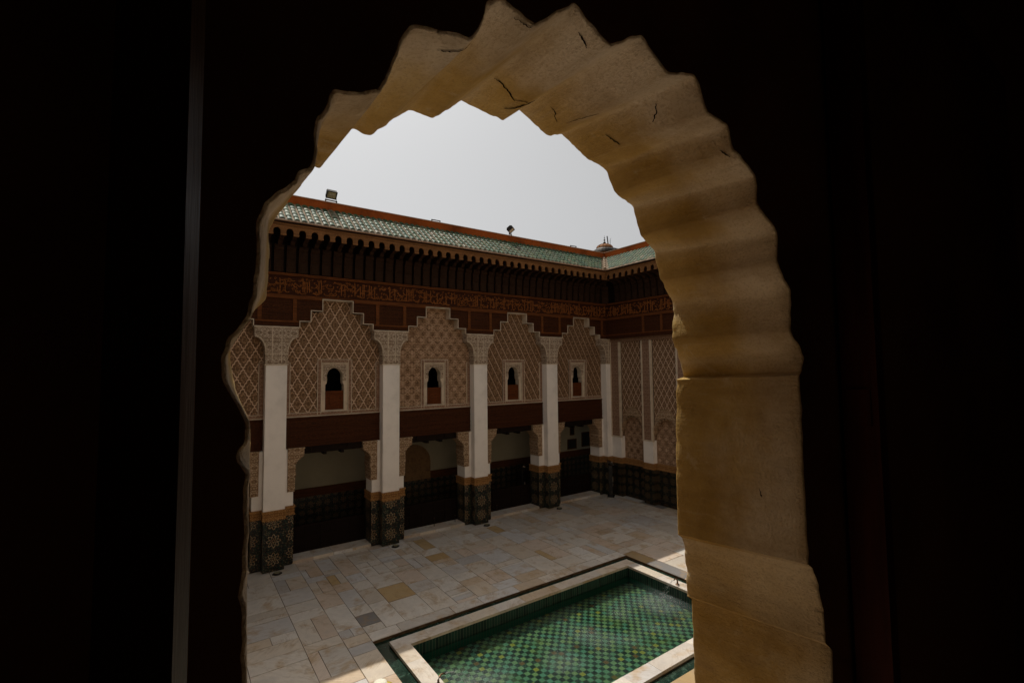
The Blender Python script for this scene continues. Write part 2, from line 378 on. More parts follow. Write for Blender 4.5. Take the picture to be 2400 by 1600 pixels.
# ------------------------------------------------------------------ mesh helper
W = {}
class MB:
    def __init__(s, T=None): s.v, s.f, s.u, s.T = [], [], [], T
    def face(s, pts, uv):
        b = len(s.v); s.v += [tuple(p) for p in pts]; s.f.append(tuple(range(b, b + len(pts)))); s.u.append(list(uv))
    def box(s, x0, x1, y0, y1, z0, z1, skip=''):
        def q(pts, k): s.face(pts, [{'x': (p[1], p[2]), 'y': (p[0], p[2]), 'z': (p[0], p[1])}[k] for p in pts])
        if 'l' not in skip: q([(x0, y0, z0), (x0, y0, z1), (x0, y1, z1), (x0, y1, z0)], 'x')
        if 'r' not in skip: q([(x1, y0, z0), (x1, y1, z0), (x1, y1, z1), (x1, y0, z1)], 'x')
        if 'f' not in skip: q([(x0, y0, z0), (x1, y0, z0), (x1, y0, z1), (x0, y0, z1)], 'y')
        if 'b' not in skip: q([(x0, y1, z0), (x0, y1, z1), (x1, y1, z1), (x1, y1, z0)], 'y')
        if 'd' not in skip: q([(x0, y0, z0), (x0, y1, z0), (x1, y1, z0), (x1, y0, z0)], 'z')
        if 't' not in skip: q([(x0, y0, z1), (x1, y0, z1), (x1, y1, z1), (x0, y1, z1)], 'z')
        return s
    def prism(s, poly, y0, y1):
        """poly in (x, z) extruded from y0 to y1"""
        s.face([(x, y0, z) for x, z in poly], poly); s.face([(x, y1, z) for x, z in reversed(poly)], list(reversed(poly)))
        n = len(poly); per = 0
        for i in range(n):
            a, b = poly[i], poly[(i + 1) % n]; L = math.dist(a, b)
            s.face([(a[0], y0, a[1]), (a[0], y1, a[1]), (b[0], y1, b[1]), (b[0], y0, b[1])], [(y0, per), (y1, per), (y1, per + L), (y0, per + L)]); per += L
        return s
    def prism_x(s, poly, x0, x1):
        """poly in (y, z) extruded along x"""
        s.face([(x0, y, z) for y, z in poly], poly); s.face([(x1, y, z) for y, z in reversed(poly)], list(reversed(poly)))
        n = len(poly); per = 0
        for i in range(n):
            a, b = poly[i], poly[(i + 1) % n]; L = math.dist(a, b)
            s.face([(x0, a[0], a[1]), (x1, a[0], a[1]), (x1, b[0], b[1]), (x0, b[0], b[1])], [(x0, per), (x1, per), (x1, per + L), (x0, per + L)]); per += L
        return s
    def ring(s, inner, outer, y):
        """flat band between two loops of equal length at depth y"""
        n = len(inner)
        for i in range(n):
            j = (i + 1) % n; p = [inner[i], inner[j], outer[j], outer[i]]
            s.face([(a, y, b) for a, b in p], p)
        return s
    def sleeve(s, loop, y0, y1):
        n = len(loop); per = 0
        for i in range(n):
            a, b = loop[i], loop[(i + 1) % n]; L = math.dist(a, b)
            s.face([(a[0], y0, a[1]), (b[0], y0, b[1]), (b[0], y1, b[1]), (a[0], y1, a[1])], [(y0, per), (y0, per + L), (y1, per + L), (y1, per)]); per += L
        return s
    def tube(s, path, rad, seg=8, cap=True):
        rings = []; rads = rad if isinstance(rad, (list, tuple)) else [rad] * len(path)
        P = [Vector(p) for p in path]; up = Vector((0, 0, 1))
        for i, p in enumerate(P):
            t = (P[min(i + 1, len(P) - 1)] - P[max(i - 1, 0)]).normalized()
            a = t.cross(up) if abs(t.z) < .95 else t.cross(Vector((1, 0, 0))); a.normalize(); b = t.cross(a)
            rings.append([p + (a * math.cos(q) + b * math.sin(q)) * rads[i] for q in [2 * math.pi * k / seg for k in range(seg)]])
        for A, B in zip(rings, rings[1:]):
            for k in range(seg):
                l = (k + 1) % seg; s.face([A[k], A[l], B[l], B[k]], [(k, 0), (k + 1, 0), (k + 1, 1), (k, 1)])
        if cap:
            s.face(rings[0], [(0, 0)] * seg); s.face(rings[-1][::-1], [(0, 0)] * seg)
        return s
    def lathe(s, prof, c=(0, 0, 0), seg=20):
        rg = [[(c[0] + r * math.cos(2 * math.pi * k / seg), c[1] + r * math.sin(2 * math.pi * k / seg), c[2] + z) for k in range(seg)] for r, z in prof]
        for A, B in zip(rg, rg[1:]):
            for k in range(seg):
                l = (k + 1) % seg; s.face([A[k], A[l], B[l], B[k]], [(k, 0), (k + 1, 0), (k + 1, 1), (k, 1)])
        s.face(rg[0][::-1], [(0, 0)] * seg); s.face(rg[-1], [(0, 0)] * seg)
        return s
    def mesh(s, name, mat, smooth=False, weld=True, normals=True):
        me = bpy.data.meshes.new(name)
        vs = [s.T(*p) for p in s.v] if s.T else s.v
        me.from_pydata([tuple(p) for p in vs], [], s.f)
        ul = me.uv_layers.new(name='UVMap'); k = 0
        for uvs in s.u:
            for c in uvs: ul.data[k].uv = c; k += 1
        bm = bmesh.new(); bm.from_mesh(me)
        if weld: bmesh.ops.remove_doubles(bm, verts=bm.verts, dist=1e-5)
        if normals: bmesh.ops.recalc_face_normals(bm, faces=bm.faces)
        bm.to_mesh(me); bm.free()
        me.materials.append(mat)
        if smooth:
            for p in me.polygons: p.use_smooth = True
        return me
    def build(s, name, mat, parent=None, world=None, smooth=False, bevel=0, **kw):
        return put(name, s.mesh(name, mat, smooth, **kw), parent, world, bevel)

def put(name, me, parent=None, world=None, bevel=0):
    o = bpy.data.objects.new(name, me); COL.objects.link(o)
    m = world if world is not None else Matrix.Identity(4)
    o.matrix_basis = m; W[o] = m.copy()
    if parent is not None:
        o.parent = parent; o.matrix_parent_inverse = W[parent].inverted()
    if bevel:
        b = o.modifiers.new('bevel', 'BEVEL'); b.width = bevel; b.segments = 2; b.limit_method = 'ANGLE'; b.angle_limit = R(40)
    return o
def thing(name, loc, label, cat, group=None):
    o = bpy.data.objects.new(name, None); COL.objects.link(o); o.empty_display_size = .2
    o.location = loc; W[o] = Matrix.Translation(loc); return tag(o, label, cat, group)
def tag(o, label, cat, group=None):
    o['label'] = label; o['category'] = cat
    if group: o['group'] = group
    return o
def struct(o): o['kind'] = 'structure'; return o
TR = Matrix.Translation

# ------------------------------------------------------------------ long gallery facade
V0, U0 = 17.35, 18.10             # front planes of the upper woodwork, long side and end side
PITCH, HALF, PU = 3.917, .32, 2.67
PIL = [PU + PITCH * k for k in range(-1, 5)]        # pillar centres
CEN = [PU + PITCH * (k + .5) for k in range(-1, 4)] # bay centres
WALL = 17.68
gal = thing('gallery_facade', (8.4, V0, 0), 'long shaded court facade with white pillars, carved stucco bays and green tiled eaves', 'building')
end = thing('end_facade', (U0, 9, 0), 'end wall of the court at right with carved lozenge panels over arched niches', 'building')

def lobed(x0, z0, x1, z1, n, bulge):
    """scalloped line between two points"""
    out = []
    for i in range(n):
        for t in ([0, .25, .5, .75] if i else [0, .25, .5, .75]):
            s = (i + t) / n; o = math.sin(math.pi * t) * bulge
            dx, dz = x1 - x0, z1 - z0; L = math.hypot(dx, dz)
            out.append((x0 + dx * s - dz / L * o, z0 + dz * s + dx / L * o))
    out.append((x1, z1)); return out

# pillar pieces in local coordinates: x along the wall, y = 0 at the pillar front, z up
sh = MB(); sh.box(-HALF, HALF, 0, .42, 1.93, 6.62, 'b')
sh.box(-.62, -HALF, .30, .95, 1.93, 3.80, 'r').box(HALF, .62, .30, .95, 1.93, 3.80, 'l')
m_shaft = sh.mesh('pillar', M['white'], weld=False)
ds = MB(); ds.box(-HALF - .004, HALF + .004, -.012, .42, .02, 1.63, 'b').box(-.64, -HALF - .004, .29, .97, .02, 1.63, 'r').box(HALF + .004, .64, .29, .97, .02, 1.63, 'l')
m_dado = ds.mesh('tiled_base', M['zel'], weld=False)
bd = MB()
for z0, z1, e in ((1.63, 1.675, .035), (1.675, 1.875, .02), (1.875, 1.93, .04)):
    bd.box(-HALF - e, HALF + e, -e, .42, z0, z1, 'b').box(-.64 - e, -HALF - e, .29 - e, 1.0, z0, z1, 'r').box(HALF + e, .64 + e, .29 - e, 1.0, z0, z1, 'l')
# little dentils hanging under the band
for i in range(12):
    x = -HALF + .03 + i * .053; bd.box(x, x + .026, -.03, 0, 1.60, 1.63)
m_band = bd.mesh('carved_band', M['band'], weld=False)
def flare(n=9):
    out = []
    for i in range(n):
        for t in (0, .33, .66):
            a = math.pi / 2 * (i + t) / n; o = .016 * math.sin(math.pi * t); out.append((.345 + .315 * (1 - math.cos(a)) - o * math.sin(a) * .0 + o * .6, 7.04 + .52 * math.sin(a) - o * .6))
    out.append((.66, 7.56)); return out
cp = MB()
prof = [(.34, 6.66), (.34, 7.02)] + flare() + [(.66, 7.90)]
poly = [(-x, z) for x, z in prof[::-1]][::-1]
full = prof + [(-x, z) for x, z in reversed(prof)]
cp.prism(full, .0, .36)
for x0, x1 in ((-.34, -.155), (-.125, .125), (.155, .34)): cp.box(x0, x1, -.018, .02, 6.70, 7.00)
cp.box(-.125, .125, -.02, .02, 7.02, 7.84)
for s in (-1, 1):
    tri = [(s * .165, 7.84), (s * .165, 7.20), (s * .27, 7.24), (s * .33, 7.42), (s * .44, 7.56), (s * .61, 7.64), (s * .61, 7.84)]
    cp.prism(tri, -.016, .02)
m_cap = cp.mesh('capital', M['cap'], weld=False)
ct = MB()
ct.box(-.68, .68, -.03, .36, 7.86, 7.905)
ct.box(-.35, .35, -.028, .36, 6.985, 7.02).box(-.36, .36, -.03, .40, 6.625, 6.66)
for x in (-.14, .14): ct.box(x - .014, x + .014, -.026, .02, 6.70, 7.84)
for s in (-1, 1):
    arc = flare()
    inner = [(s * (x - .012), z) for x, z in arc]; outr = [(s * (x - .035), z + .026) for x, z in arc]
    for i in range(len(arc) - 1):
        q = [inner[i], inner[i + 1], outr[i + 1], outr[i]]; ct.face([(a, -.024, b) for a, b in q], q)
        q2 = [inner[i], inner[i + 1]]; ct.face([(q2[0][0], -.024, q2[0][1]), (q2[1][0], -.024, q2[1][1]), (q2[1][0], .0, q2[1][1]), (q2[0][0], .0, q2[0][1])], [(0, 0)] * 4)
m_ctrim = ct.mesh('capital_moulding', M['trim'], weld=False, normals=False)
fb = MB()   # border strip across the pillar head and down the sides on the wall
fb.box(-HALF - .16, HALF + .16, -.012 + .335, .40, 6.60, 6.76)
def bracket(s):
    b = MB()
    e = [(.43, 3.82), (.95, 3.82), (.95, 3.56), (.91, 3.50), (.86, 3.50), (.83, 3.43), (.77, 3.42), (.73, 3.34), (.69, 3.30), (.665, 3.20), (.70, 3.12), (.67, 3.03), (.70, 2.96), (.69, 2.86), (.665, 2.84), (.665, 2.39), (.43, 2.39)]
    b.prism([(s * x, z) for x, z in e], .272, .93)
    b.box(*sorted((s * .43, s * .665)), .255, .28, 2.83, 2.86).box(*sorted((s * .42, s * .97)), .25, .94, 3.78, 3.825)
    b.box(*sorted((s * .47, s * .63)), .258, .28, 2.45, 2.78)
    return b.mesh('corbel', M['brk'], weld=False)
m_bl, m_br = bracket(-1), bracket(1)
PILOBJ = []
for k, u in enumerate(PIL):
    T = TR((u, 17.30, 0)); p = put('pillar', m_shaft, gal, T, .008); PILOBJ.append(p)
    put('tiled_base', m_dado, p, T, .006); put('carved_band', m_band, p, T); put('capital', m_cap, p, T); put('capital_moulding', m_ctrim, p, T)
    if k < 5: put('corbel', m_br, p, T)
    put('corbel', m_bl, p, T)

# upper wall of each bay: stepped carved panel, window with carved surround
STEPS = [(.51, 8.90), (.89, 8.48), (1.25, 8.10)]
def arch_loop(cx, hw, z0, zs, r, n=14, waist=.05):
    """horseshoe arched opening, counter-clockwise from the bottom left"""
    L = [(cx - hw, z0), (cx + hw, z0), (cx + hw, zs - .10), (cx + hw - waist, zs - .04), (cx + hw - waist, zs)]
    for i in range(n + 1):
        a = -.28 + (math.pi + .56) * i / n; L.append((cx + r * math.cos(a), zs + .20 + r * 1.12 * math.sin(a)))
    L += [(cx - hw + waist, zs), (cx - hw + waist, zs - .04), (cx - hw, zs - .10)]
    return L
def to_rect(loop, x0, x1, z0, z1):
    cx, cz = (x0 + x1) / 2, (z0 + z1) / 2; out = []
    for x, z in loop:
        dx, dz = x - cx, z - cz
        t = min((x1 - cx) / abs(dx) if dx else 9e9, (z1 - cz) / abs(dz) if dz else 9e9); out.append((cx + dx * t, cz + dz * t))
    return out
def rect_on(loop, x0, x1, z0, z1):
    o = to_rect(loop, x0, x1, z0, z1)
    # snap nearest vertices to the true corners
    for c in ((x0, z0), (x1, z0), (x1, z1), (x0, z1)):
        i = min(range(len(o)), key=lambda k: math.dist(o[k], c)); o[i] = c
    return o
pat = ['sebka', 'sebka', 'arab', 'sebka_b', 'sebka_b']
for k, c in enumerate(CEN):
    l, r = c - PITCH / 2 + HALF + .004, c + PITCH / 2 - HALF - .004
    if k == 4: r = U0 + .2
    b = MB(); y0, y1 = WALL, WALL + .12; wx0, wx1, wz0, wz1 = c - .60, c + .60, 4.87, 6.83
    def strip(x0, x1, z0, z1): b.box(x0, x1, y0, y1, z0, z1, 'b')
    strip(l, wx0, 4.87, 7.92); strip(wx1, r, 4.87, 7.92); strip(wx0, wx1, 6.83, 7.92)
    strip(c - 1.30, c + 1.30, 7.92, 8.12); strip(c - .93, c + .93, 8.12, 8.50); strip(c - .55, c + .55, 8.50, 8.93)
    b.v = [(x - c, y, z) for x, y, z in b.v]; b.u = [[(x - c, z) if abs(x - c) < 99 else (x, z) for x, z in u] for u in b.u]
    b.build('carved_panel', M[pat[k]], gal, TR((c, 0, 0)), weld=False)
    # narrow borders: along the sill, up both sides, and over the top of the side strips
    f = MB(); yb = WALL - .022
    f.box(l, r, yb, WALL, 4.87, 4.99, 'b').box(l, l + .15, yb - .004, WALL, 4.99, 6.70, 'b').box(r - .15, r, yb - .004, WALL, 4.99, 6.70, 'b')
    f.box(wx0, wx0 + .13, yb - .006, WALL, 4.87, 6.83, 'b').box(wx1 - .13, wx1, yb - .006, WALL, 4.87, 6.83, 'b').box(wx0 + .13, wx1 - .13, yb - .006, WALL, 6.70, 6.83, 'b')
    f.build('carved_border', M['border'], gal, weld=False)
    g = MB(); yt = WALL - .036
    for x in (wx0, wx0 + .12, wx1 - .14, wx1 - .02): g.box(x, x + .02, yt, WALL, 4.90, 6.83, 'b')
    g.box(wx0 + .02, wx1 - .02, yt - .003, WALL, 6.81, 6.835, 'b').box(wx0 + .14, wx1 - .14, yt - .003, WALL, 6.69, 6.71, 'b')
    g.box(l, r, yt + .006, WALL, 4.975, 4.995, 'b').box(l, r, yt - .01, WALL, 4.845, 4.878, 'b')
    g.box(l + .14, l + .16, yt + .004, WALL, 4.995, 6.72, 'b').box(r - .16, r - .14, yt + .004, WALL, 4.995, 6.72, 'b')
    g.box(l, l + .16, yt + .004, WALL, 6.70, 6.72, 'b').box(r - .16, r, yt + .004, WALL, 6.70, 6.72, 'b')
    g.build('stucco_moulding', M['trim'], gal, weld=False); g = MB()
    # plaster lining of the stepped recess in the woodwork
    zz = 7.92
    for (hw, zt), nxt in zip(STEPS, STEPS[1:] + [None]):
        inn = 0 if STEPS.index((hw, zt)) == 0 else STEPS[STEPS.index((hw, zt)) - 1][0]
        bot = STEPS[STEPS.index((hw, zt)) + 1][1] if nxt else 7.905
        if inn == 0: g.box(c - hw, c + hw, V0 - .03, WALL, zt, zt + .026)
        else:
            g.box(c - hw, c - inn - .026, V0 - .03, WALL, zt, zt + .026); g.box(c + inn + .026, c + hw, V0 - .03, WALL, zt, zt + .026)
        g.box(c - hw - .026, c - hw, V0 - .03, WALL, bot, zt + .026); g.box(c + hw, c + hw + .026, V0 - .03, WALL, bot, zt + .026)
    g.build('recess_lining', M['trim'], gal, weld=False)
    # window: pale surround with horseshoe opening, deep reveal, half-height wooden shutter
    lp = arch_loop(c, .325, 5.03, 6.02, .275); x0, x1, z0, z1 = wx0 + .14, wx1 - .14, 4.99, 6.69
    wn_ = MB(); wn_.ring(lp, rect_on(lp, x0, x1, z0, z1), WALL + .01).sleeve(lp, WALL + .01, WALL + .30)
    wo = wn_.build('window', M['trim'], gal, weld=True, normals=False)
    sp = MB()
    for s in (-1, 1):
        pts = [(c + s * .27, 6.02 + .05)] + [(c + s * .285 * math.cos(a), 6.22 + .32 * math.sin(a)) for a in [i * math.pi / 14 for i in range(8)]] + [(c, 6.64), (c + s * .40, 6.64), (c + s * .40, 6.07)]
        sp.prism(pts, WALL - .006, WALL + .012)
    sp.build('carved_spandrel', M['cap'], wo, weld=False)
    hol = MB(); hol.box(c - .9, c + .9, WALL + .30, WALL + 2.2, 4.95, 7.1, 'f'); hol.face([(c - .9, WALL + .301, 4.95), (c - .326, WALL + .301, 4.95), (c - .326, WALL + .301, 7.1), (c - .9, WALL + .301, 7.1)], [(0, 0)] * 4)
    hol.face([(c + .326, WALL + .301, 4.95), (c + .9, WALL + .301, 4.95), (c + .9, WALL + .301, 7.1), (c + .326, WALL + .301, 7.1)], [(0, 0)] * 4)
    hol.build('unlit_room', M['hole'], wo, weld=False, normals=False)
    s2 = MB(); s2.box(c - .322, c + .322, WALL + .10, WALL + .14, 5.035, 5.70)
    for a0, a1, z0_, z1_ in ((-.322, .322, 5.035, 5.10), (-.322, .322, 5.63, 5.70), (-.322, -.25, 5.10, 5.63), (.25, .322, 5.10, 5.63), (-.16, .16, 5.20, 5.53)): s2.box(c + a0, c + a1, WALL + .075, WALL + .10, z0_, z1_)
    s2.build('shutter', M['shutter'], wo, weld=False)

# lower lintel beams between the pillars, with shallow mouldings and inner brackets
for k, c in enumerate(CEN):
    l, r = c - PITCH / 2 + HALF + .005, c + PITCH / 2 - HALF - .005
    if k == 4: r = U0 + .24
    b = MB(); b.box(l, r, 17.64, 18.2, 3.83, 4.845)
    for z, h, e in ((4.78, .06, .03), (4.52, .035, .018), (4.22, .03, .016), (4.05, .035, .02), (3.835, .05, .03)): b.box(l, r, 17.64 - e, 17.64, z, z + h, 'b')
    b.build('lintel_beam', M['woodp'], gal, weld=False)
    b = MB(); b.box(c - 1.0, c + 1.0, 17.72, 18.16, 3.58, 3.83)
    for s in (-1, 1):
        b.box(c + s * .62 - .16, c + s * .62 + .16, 17.66, 18.14, 3.66, 4.0).box(c + s * .30 - .05, c + s * .30 + .05, 17.68, 18.1, 3.5, 3.60)
    b.build('inner_lintel', M['screen'], gal, weld=False)
# solid wall over the lintels so nothing shines through
b = MB(); b.box(-1.8, 18.9, WALL + .13, WALL + .29, 4.86, 4.98).box(-1.8, 18.9, WALL + .13, WALL + .5, 7.15, 9.7)
for k in range(6):
    x0 = CEN[k - 1] + .9 if k else -1.8; x1 = CEN[k] - .9 if k < 5 else 18.9
    b.box(x0, x1, WALL + .13, WALL + .5, 4.98, 7.15)
b.build('backing_wall', M['outer'], gal, weld=False)

# ground-floor gallery behind the pillars
GB = 19.85
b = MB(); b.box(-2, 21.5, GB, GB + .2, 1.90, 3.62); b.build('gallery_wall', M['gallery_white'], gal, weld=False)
b = MB(); b.box(-2, 21.5, GB - .03, GB + .2, 1.60, 1.90).box(-2, 21.5, GB - .06, GB, 1.86, 1.92); b.build('gallery_rail', M['wood'], gal, weld=False)
b = MB(); b.box(-2, 21.5, GB - .02, GB + .2, .02, 1.60); b.build('gallery_dado', M['zelg'], gal, weld=False)
b = MB(); b.box(-2, 21.5, 18.2, GB + .2, 3.62, 3.72)
for i in range(60): b.box(-2 + i * .39, -1.9 + i * .39, 18.2, GB, 3.50, 3.62)
b.build('gallery_ceiling', M['wood'], gal, weld=False)
# arched plaster niche on the gallery wall and small dark openings at its far end
b = MB(); pts = [(7.75, 1.62), (9.35, 1.62), (9.35, 2.25)] + [(8.55 + .80 * math.cos(a), 2.35 + .80 * math.sin(a)) for a in [i * math.pi / 12 for i in range(13)]] + [(7.75, 2.25)]
b.prism(pts, GB - .09, GB - .005); b.build('arched_niche', M['niche'], gal, weld=False)
for x0, x1, z0, z1 in ((17.60, 18.15, 2.05, 2.50), (18.65, 19.2, 2.10, 2.80), (17.78, 18.0, 2.80, 3.12)):
    f = MB(); f.box(x0, x1, GB - .02, GB + .1, z0, z1); wo = f.build('small_window', M['hole'], gal, weld=False)
    f = MB()
    for a in ((x0 - .05, x1 + .05, z1, z1 + .05), (x0 - .05, x1 + .05, z0 - .05, z0), (x0 - .05, x0, z0, z1), (x1, x1 + .05, z0, z1)): f.box(a[0], a[1], GB - .04, GB, a[2], a[3])
    f.build('frame', M['wood'], wo, weld=False)
for x_ in (-2.2, 21.5):
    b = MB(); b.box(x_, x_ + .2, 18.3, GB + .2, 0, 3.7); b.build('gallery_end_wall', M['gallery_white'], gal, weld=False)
# dark wooden screens set back between the pillars
for k, c in enumerate(CEN):
    l, r = c - PITCH / 2 + .63, c + PITCH / 2 - .63
    b = MB(); b.box(l, r, 18.28, 18.31, .10, 1.02)
    for z in (.10, .52, .95): b.box(l, r, 18.25, 18.28, z, z + .07)
    n_ = 5
    for i in range(n_ + 1):
        x = l + (r - l - .06) * i / n_; b.box(x, x + .06, 18.245, 18.28, .10, 1.02)
    # turned lattice bars
    for i in range(int((r - l) / .08)): b.box(l + i * .08 + .03, l + i * .08 + .042, 18.268, 18.28, .17, .95)
    b.build('wooden_screen', M['screen'], gal, weld=False)
for k, c in enumerate(CEN):
    l, r = c - PITCH / 2 + .63, c + PITCH / 2 - .63; b = MB(); n_ = 4; w_ = (r - l) / n_
    for i in range(n_): b.box(l + i * w_ + .004, l + (i + 1) * w_ - .004, 17.60, 18.32, .0, .10)
    b.build('stone_threshold', M['slab'], gal, weld=False, bevel=.008)

# ------------------------------------------------------------------ woodwork, eaves and roof, shared by both sides
def TL(a, n, h): return (a, V0 - n, h)
def TE(a, n, h): return (U0 - n, a, h)
EAVE, HE, HT = 1.10, 11.20, 12.16         # eave projection, eave height, height of the tile top
RISE = HT - HE; RUN = 1.25
def upper(parent, T, a0, a1, corner, cuts):
    """a = along, n = towards the court, h = up; corner = 'r' when a1 meets the other side"""
    rd = random.Random(11 if T is TL else 23)
    def bx(b, x0, x1, n0, n1, z0, z1): b.box(x0, x1, n0, n1, z0, z1)
    # panelled zone, cut by the stepped recesses
    b = MB(T); lo = [(a0, 0)]
    edges = []
    segs = []; x = a0
    for c in cuts: segs.append((x, c)); x = c
    segs.append((x, a1))
    for i, (s, e) in enumerate(segs):
        L = lambda h: s + h + .026 if i > 0 else a0
        Rr = lambda h: e - h - .026 if i < len(segs) - 1 else a1
        for (hw, z0, z1) in ((1.25, 7.91, 8.10), (.89, 8.10, 8.48), (.51, 8.48, 8.95)):
            if i == 0 and L(hw) >= Rr(hw): continue
            b.box(L(hw), Rr(hw), -.30, 0 if z0 > 8 else .015, z0, z1)
    b.build('wood_panelling', M['woodp'], parent, weld=False)
    r = MB(T)
    for i, (s, e) in enumerate(segs):
        m_ = (s + e) / 2
        L = s + 1.30 if i > 0 else a0; Rr = e - 1.30 if i < len(segs) - 1 else a1
        if cuts: ps = [p - .53 for p in PIL] + [p + .53 for p in PIL]
        else: ps = []
        for p in ps:
            if L - .02 < p < Rr + .02: r.box(p - .06, p + .06, 0, .035, 8.10, 8.88)
        r.box(L, Rr, 0.015, .045, 8.06, 8.115)
        L2 = s + .56 if i > 0 else a0; R2 = e - .56 if i < len(segs) - 1 else a1
        r.box(L2, R2, 0, .05, 8.86, 8.945)
    if not cuts:
        for q in range(14): r.box(a0 + .5 + q * 1.05, a0 + .62 + q * 1.05, 0, .035, 8.115, 8.86)
    r.box(a0, a1, .0, .10, 9.62, 9.66); r.box(a0, a1, .0, .13, 9.66, 9.70); r.box(a0, a1, 0, .055, 8.948, 8.985)
    r.build('cedar_rail', M['rail'], parent, weld=False)
    b = MB(T); b.box(a0, a1, -.30, .02, 8.95, 9.74); b.build('inscription_ground', M['insc'], parent, weld=False)
    # carved lettering: tall uprights, joined bowls and tails in two tiers over tendrils
    t = MB(T)
    def ribbon(pts, wd, dep):
        for (x0, z0), (x1, z1) in zip(pts, pts[1:]):
            dx, dz = x1 - x0, z1 - z0; L = math.hypot(dx, dz) or 1; ox, oz = -dz / L * wd / 2, dx / L * wd / 2
            q = [(x0 - ox, z0 - oz), (x1 - ox, z1 - oz), (x1 + ox, z1 + oz), (x0 + ox, z0 + oz)]
            t.face([(p, dep, z) for p, z in q], q)
            for p, q_ in zip(q, q[1:] + q[:1]): t.face([(p[0], dep, p[1]), (q_[0], dep, q_[1]), (q_[0], .02, q_[1]), (p[0], .02, p[1])], [(0, 0)] * 4)
    x = a0 + .1
    while x < a1 - .15:
        k = rd.random(); base = 9.08 + rd.uniform(-.02, .03)
        if k < .42:
            hgt = rd.uniform(.34, .47); lean = rd.uniform(-.012, .012)
            ribbon([(x, base), (x + lean, base + hgt), (x + lean - .02, base + hgt + .025)], .024, .048); x += rd.uniform(.05, .105)
        elif k < .78:
            rr = rd.uniform(.06, .11); zc = base + rd.choice((.05, .05, .26, .32)); a_ = rd.uniform(-.5, .6)
            ribbon([(x + rr + rr * 1.25 * math.cos(a_ + math.pi + q * .52), zc + rr * .8 * math.sin(a_ + math.pi + q * .52)) for q in range(8)], .024, .046); x += rr * 1.05
        else:
            L = rd.uniform(.16, .30); zc = base + rd.choice((.0, .22, .38))
            ribbon([(x + L * q / 6, zc + .035 * math.sin(q * 1.05)) for q in range(7)], .022, .044); x += L * .42
    x = a0 + .1
    while x < a1 - .1:
        zc = rd.uniform(9.03, 9.56); rr = rd.uniform(.018, .035)
        ribbon([(x + rr * math.cos(q), zc + rr * math.sin(q)) for q in (0, 1.2, 2.4, 3.6, 4.8)], .016, .034); x += rd.uniform(.016, .034)
    t.build('carved_inscription', M['relief'], parent, weld=False)
    # board behind the brackets and soffit
    b = MB(T); b.box(a0, a1, -.30, .0, 9.74, 11.1); b.box(a0, a1 - (EAVE - .12 if corner else 0), 0, EAVE - .17, 11.06, 11.12)
    b.build('bracket_backing', M['screen'], parent, weld=False)
    a1e = a1 - EAVE + .12 if corner else a1
    # arcade of small arches along the bracket heads
    ar = MB(T); P_ = .378; n_ = int((a1e - a0) / P_); off = a1e - n_ * P_
    for i in range(n_):
        c = off + (i + .5) * P_; hw = .108
        top = 11.13; bot = 10.78; zs = 10.86
        arch = [(c + hw * math.cos(q), zs + .115 * math.sin(q)) for q in [math.pi * j / 8 for j in range(9)]]
        left = [(c - P_ / 2, bot - .04), (c - hw, bot - .04)] + arch[::-1][:5] + [(c, top), (c - P_ / 2, top)]
        rgt = [(c + hw, bot - .04), (c + P_ / 2, bot - .04), (c + P_ / 2, top), (c, top)] + arch[4::-1]
        for pl in (left, rgt): ar.prism(pl, EAVE - .18, EAVE - .12)
    ar.box(a0, a1e, EAVE - .125, EAVE - .09, 11.06, 11.13)
    for i in range(n_ + 1):
        x = off + i * P_; ar.box(x - .085, x + .085, EAVE - .12, EAVE - .10, 10.735, 10.775)
    ar.build('eave_arcade', M['arcade'], parent, weld=False)
    ev = MB(T); ev.box(a0, a1 - (EAVE - .06 if corner else 0), EAVE - .20, EAVE - .04, 11.13, 11.175); ev.box(a0, a1 - (EAVE - .06 if corner else 0), -.2, EAVE - .20, 11.135, 11.17)
    ev.build('eave_board', M['eavedark'], parent, weld=False)
    return off, n_, P_
offL, nL, PB = upper(gal, TL, -1.4, U0 + .28, True, CEN)
offE, nE, _ = upper(end, TE, .7, V0, True, [])
# one bracket: carved console below, stepped arm reaching out to the arcade
bk = MB()
bk.prism_x([(0, 9.72), (-.17, 9.72), (-.17, 10.10), (-.20, 10.13), (-.20, 10.42), (-.26, 10.48), (-.26, 10.60), (0, 10.60)], -.142, .142)
bk.prism([(-.10, 9.78), (.10, 9.78), (.10, 10.02), (.05, 10.08), (-.05, 10.08), (-.10, 10.02)], -.185, -.165)
bk.prism([(-.09, 10.17), (.09, 10.17), (.09, 10.34), (.0, 10.41), (-.09, 10.34)], -.214, -.195)
bk.prism_x([(0, 10.56), (-.40, 10.60), (-.50, 10.70), (-.70, 10.72), (-.78, 10.79), (-.92, 10.80), (-.92, 11.06), (0, 11.06)], -.07, .07)
bk.lathe([(.02, 0), (.05, .03), (.05, .06), (.03, .10)], (0, -.86, 10.70), 8)
m_bk = bk.mesh('eave_bracket', M['brkt'], weld=False)
for i in range(nL + 1):
    x = offL + i * PB
    if x < U0 - .15: put('eave_bracket', m_bk, gal, TR((x, V0, 0)))
RE = Matrix.Rotation(-math.pi / 2, 4, 'Z')
for i in range(nE + 1):
    y = offE + i * PB
    if 6.0 < y < V0 - .03: put('eave_bracket', m_bk, end, TR((U0, y, 0)) @ RE)

put('eave_bracket', m_bk, gal, TR((U0, V0, 0)) @ Matrix.Rotation(-math.pi / 4, 4, 'Z') @ Matrix.Diagonal((1.2, 1.38, 1, 1)))
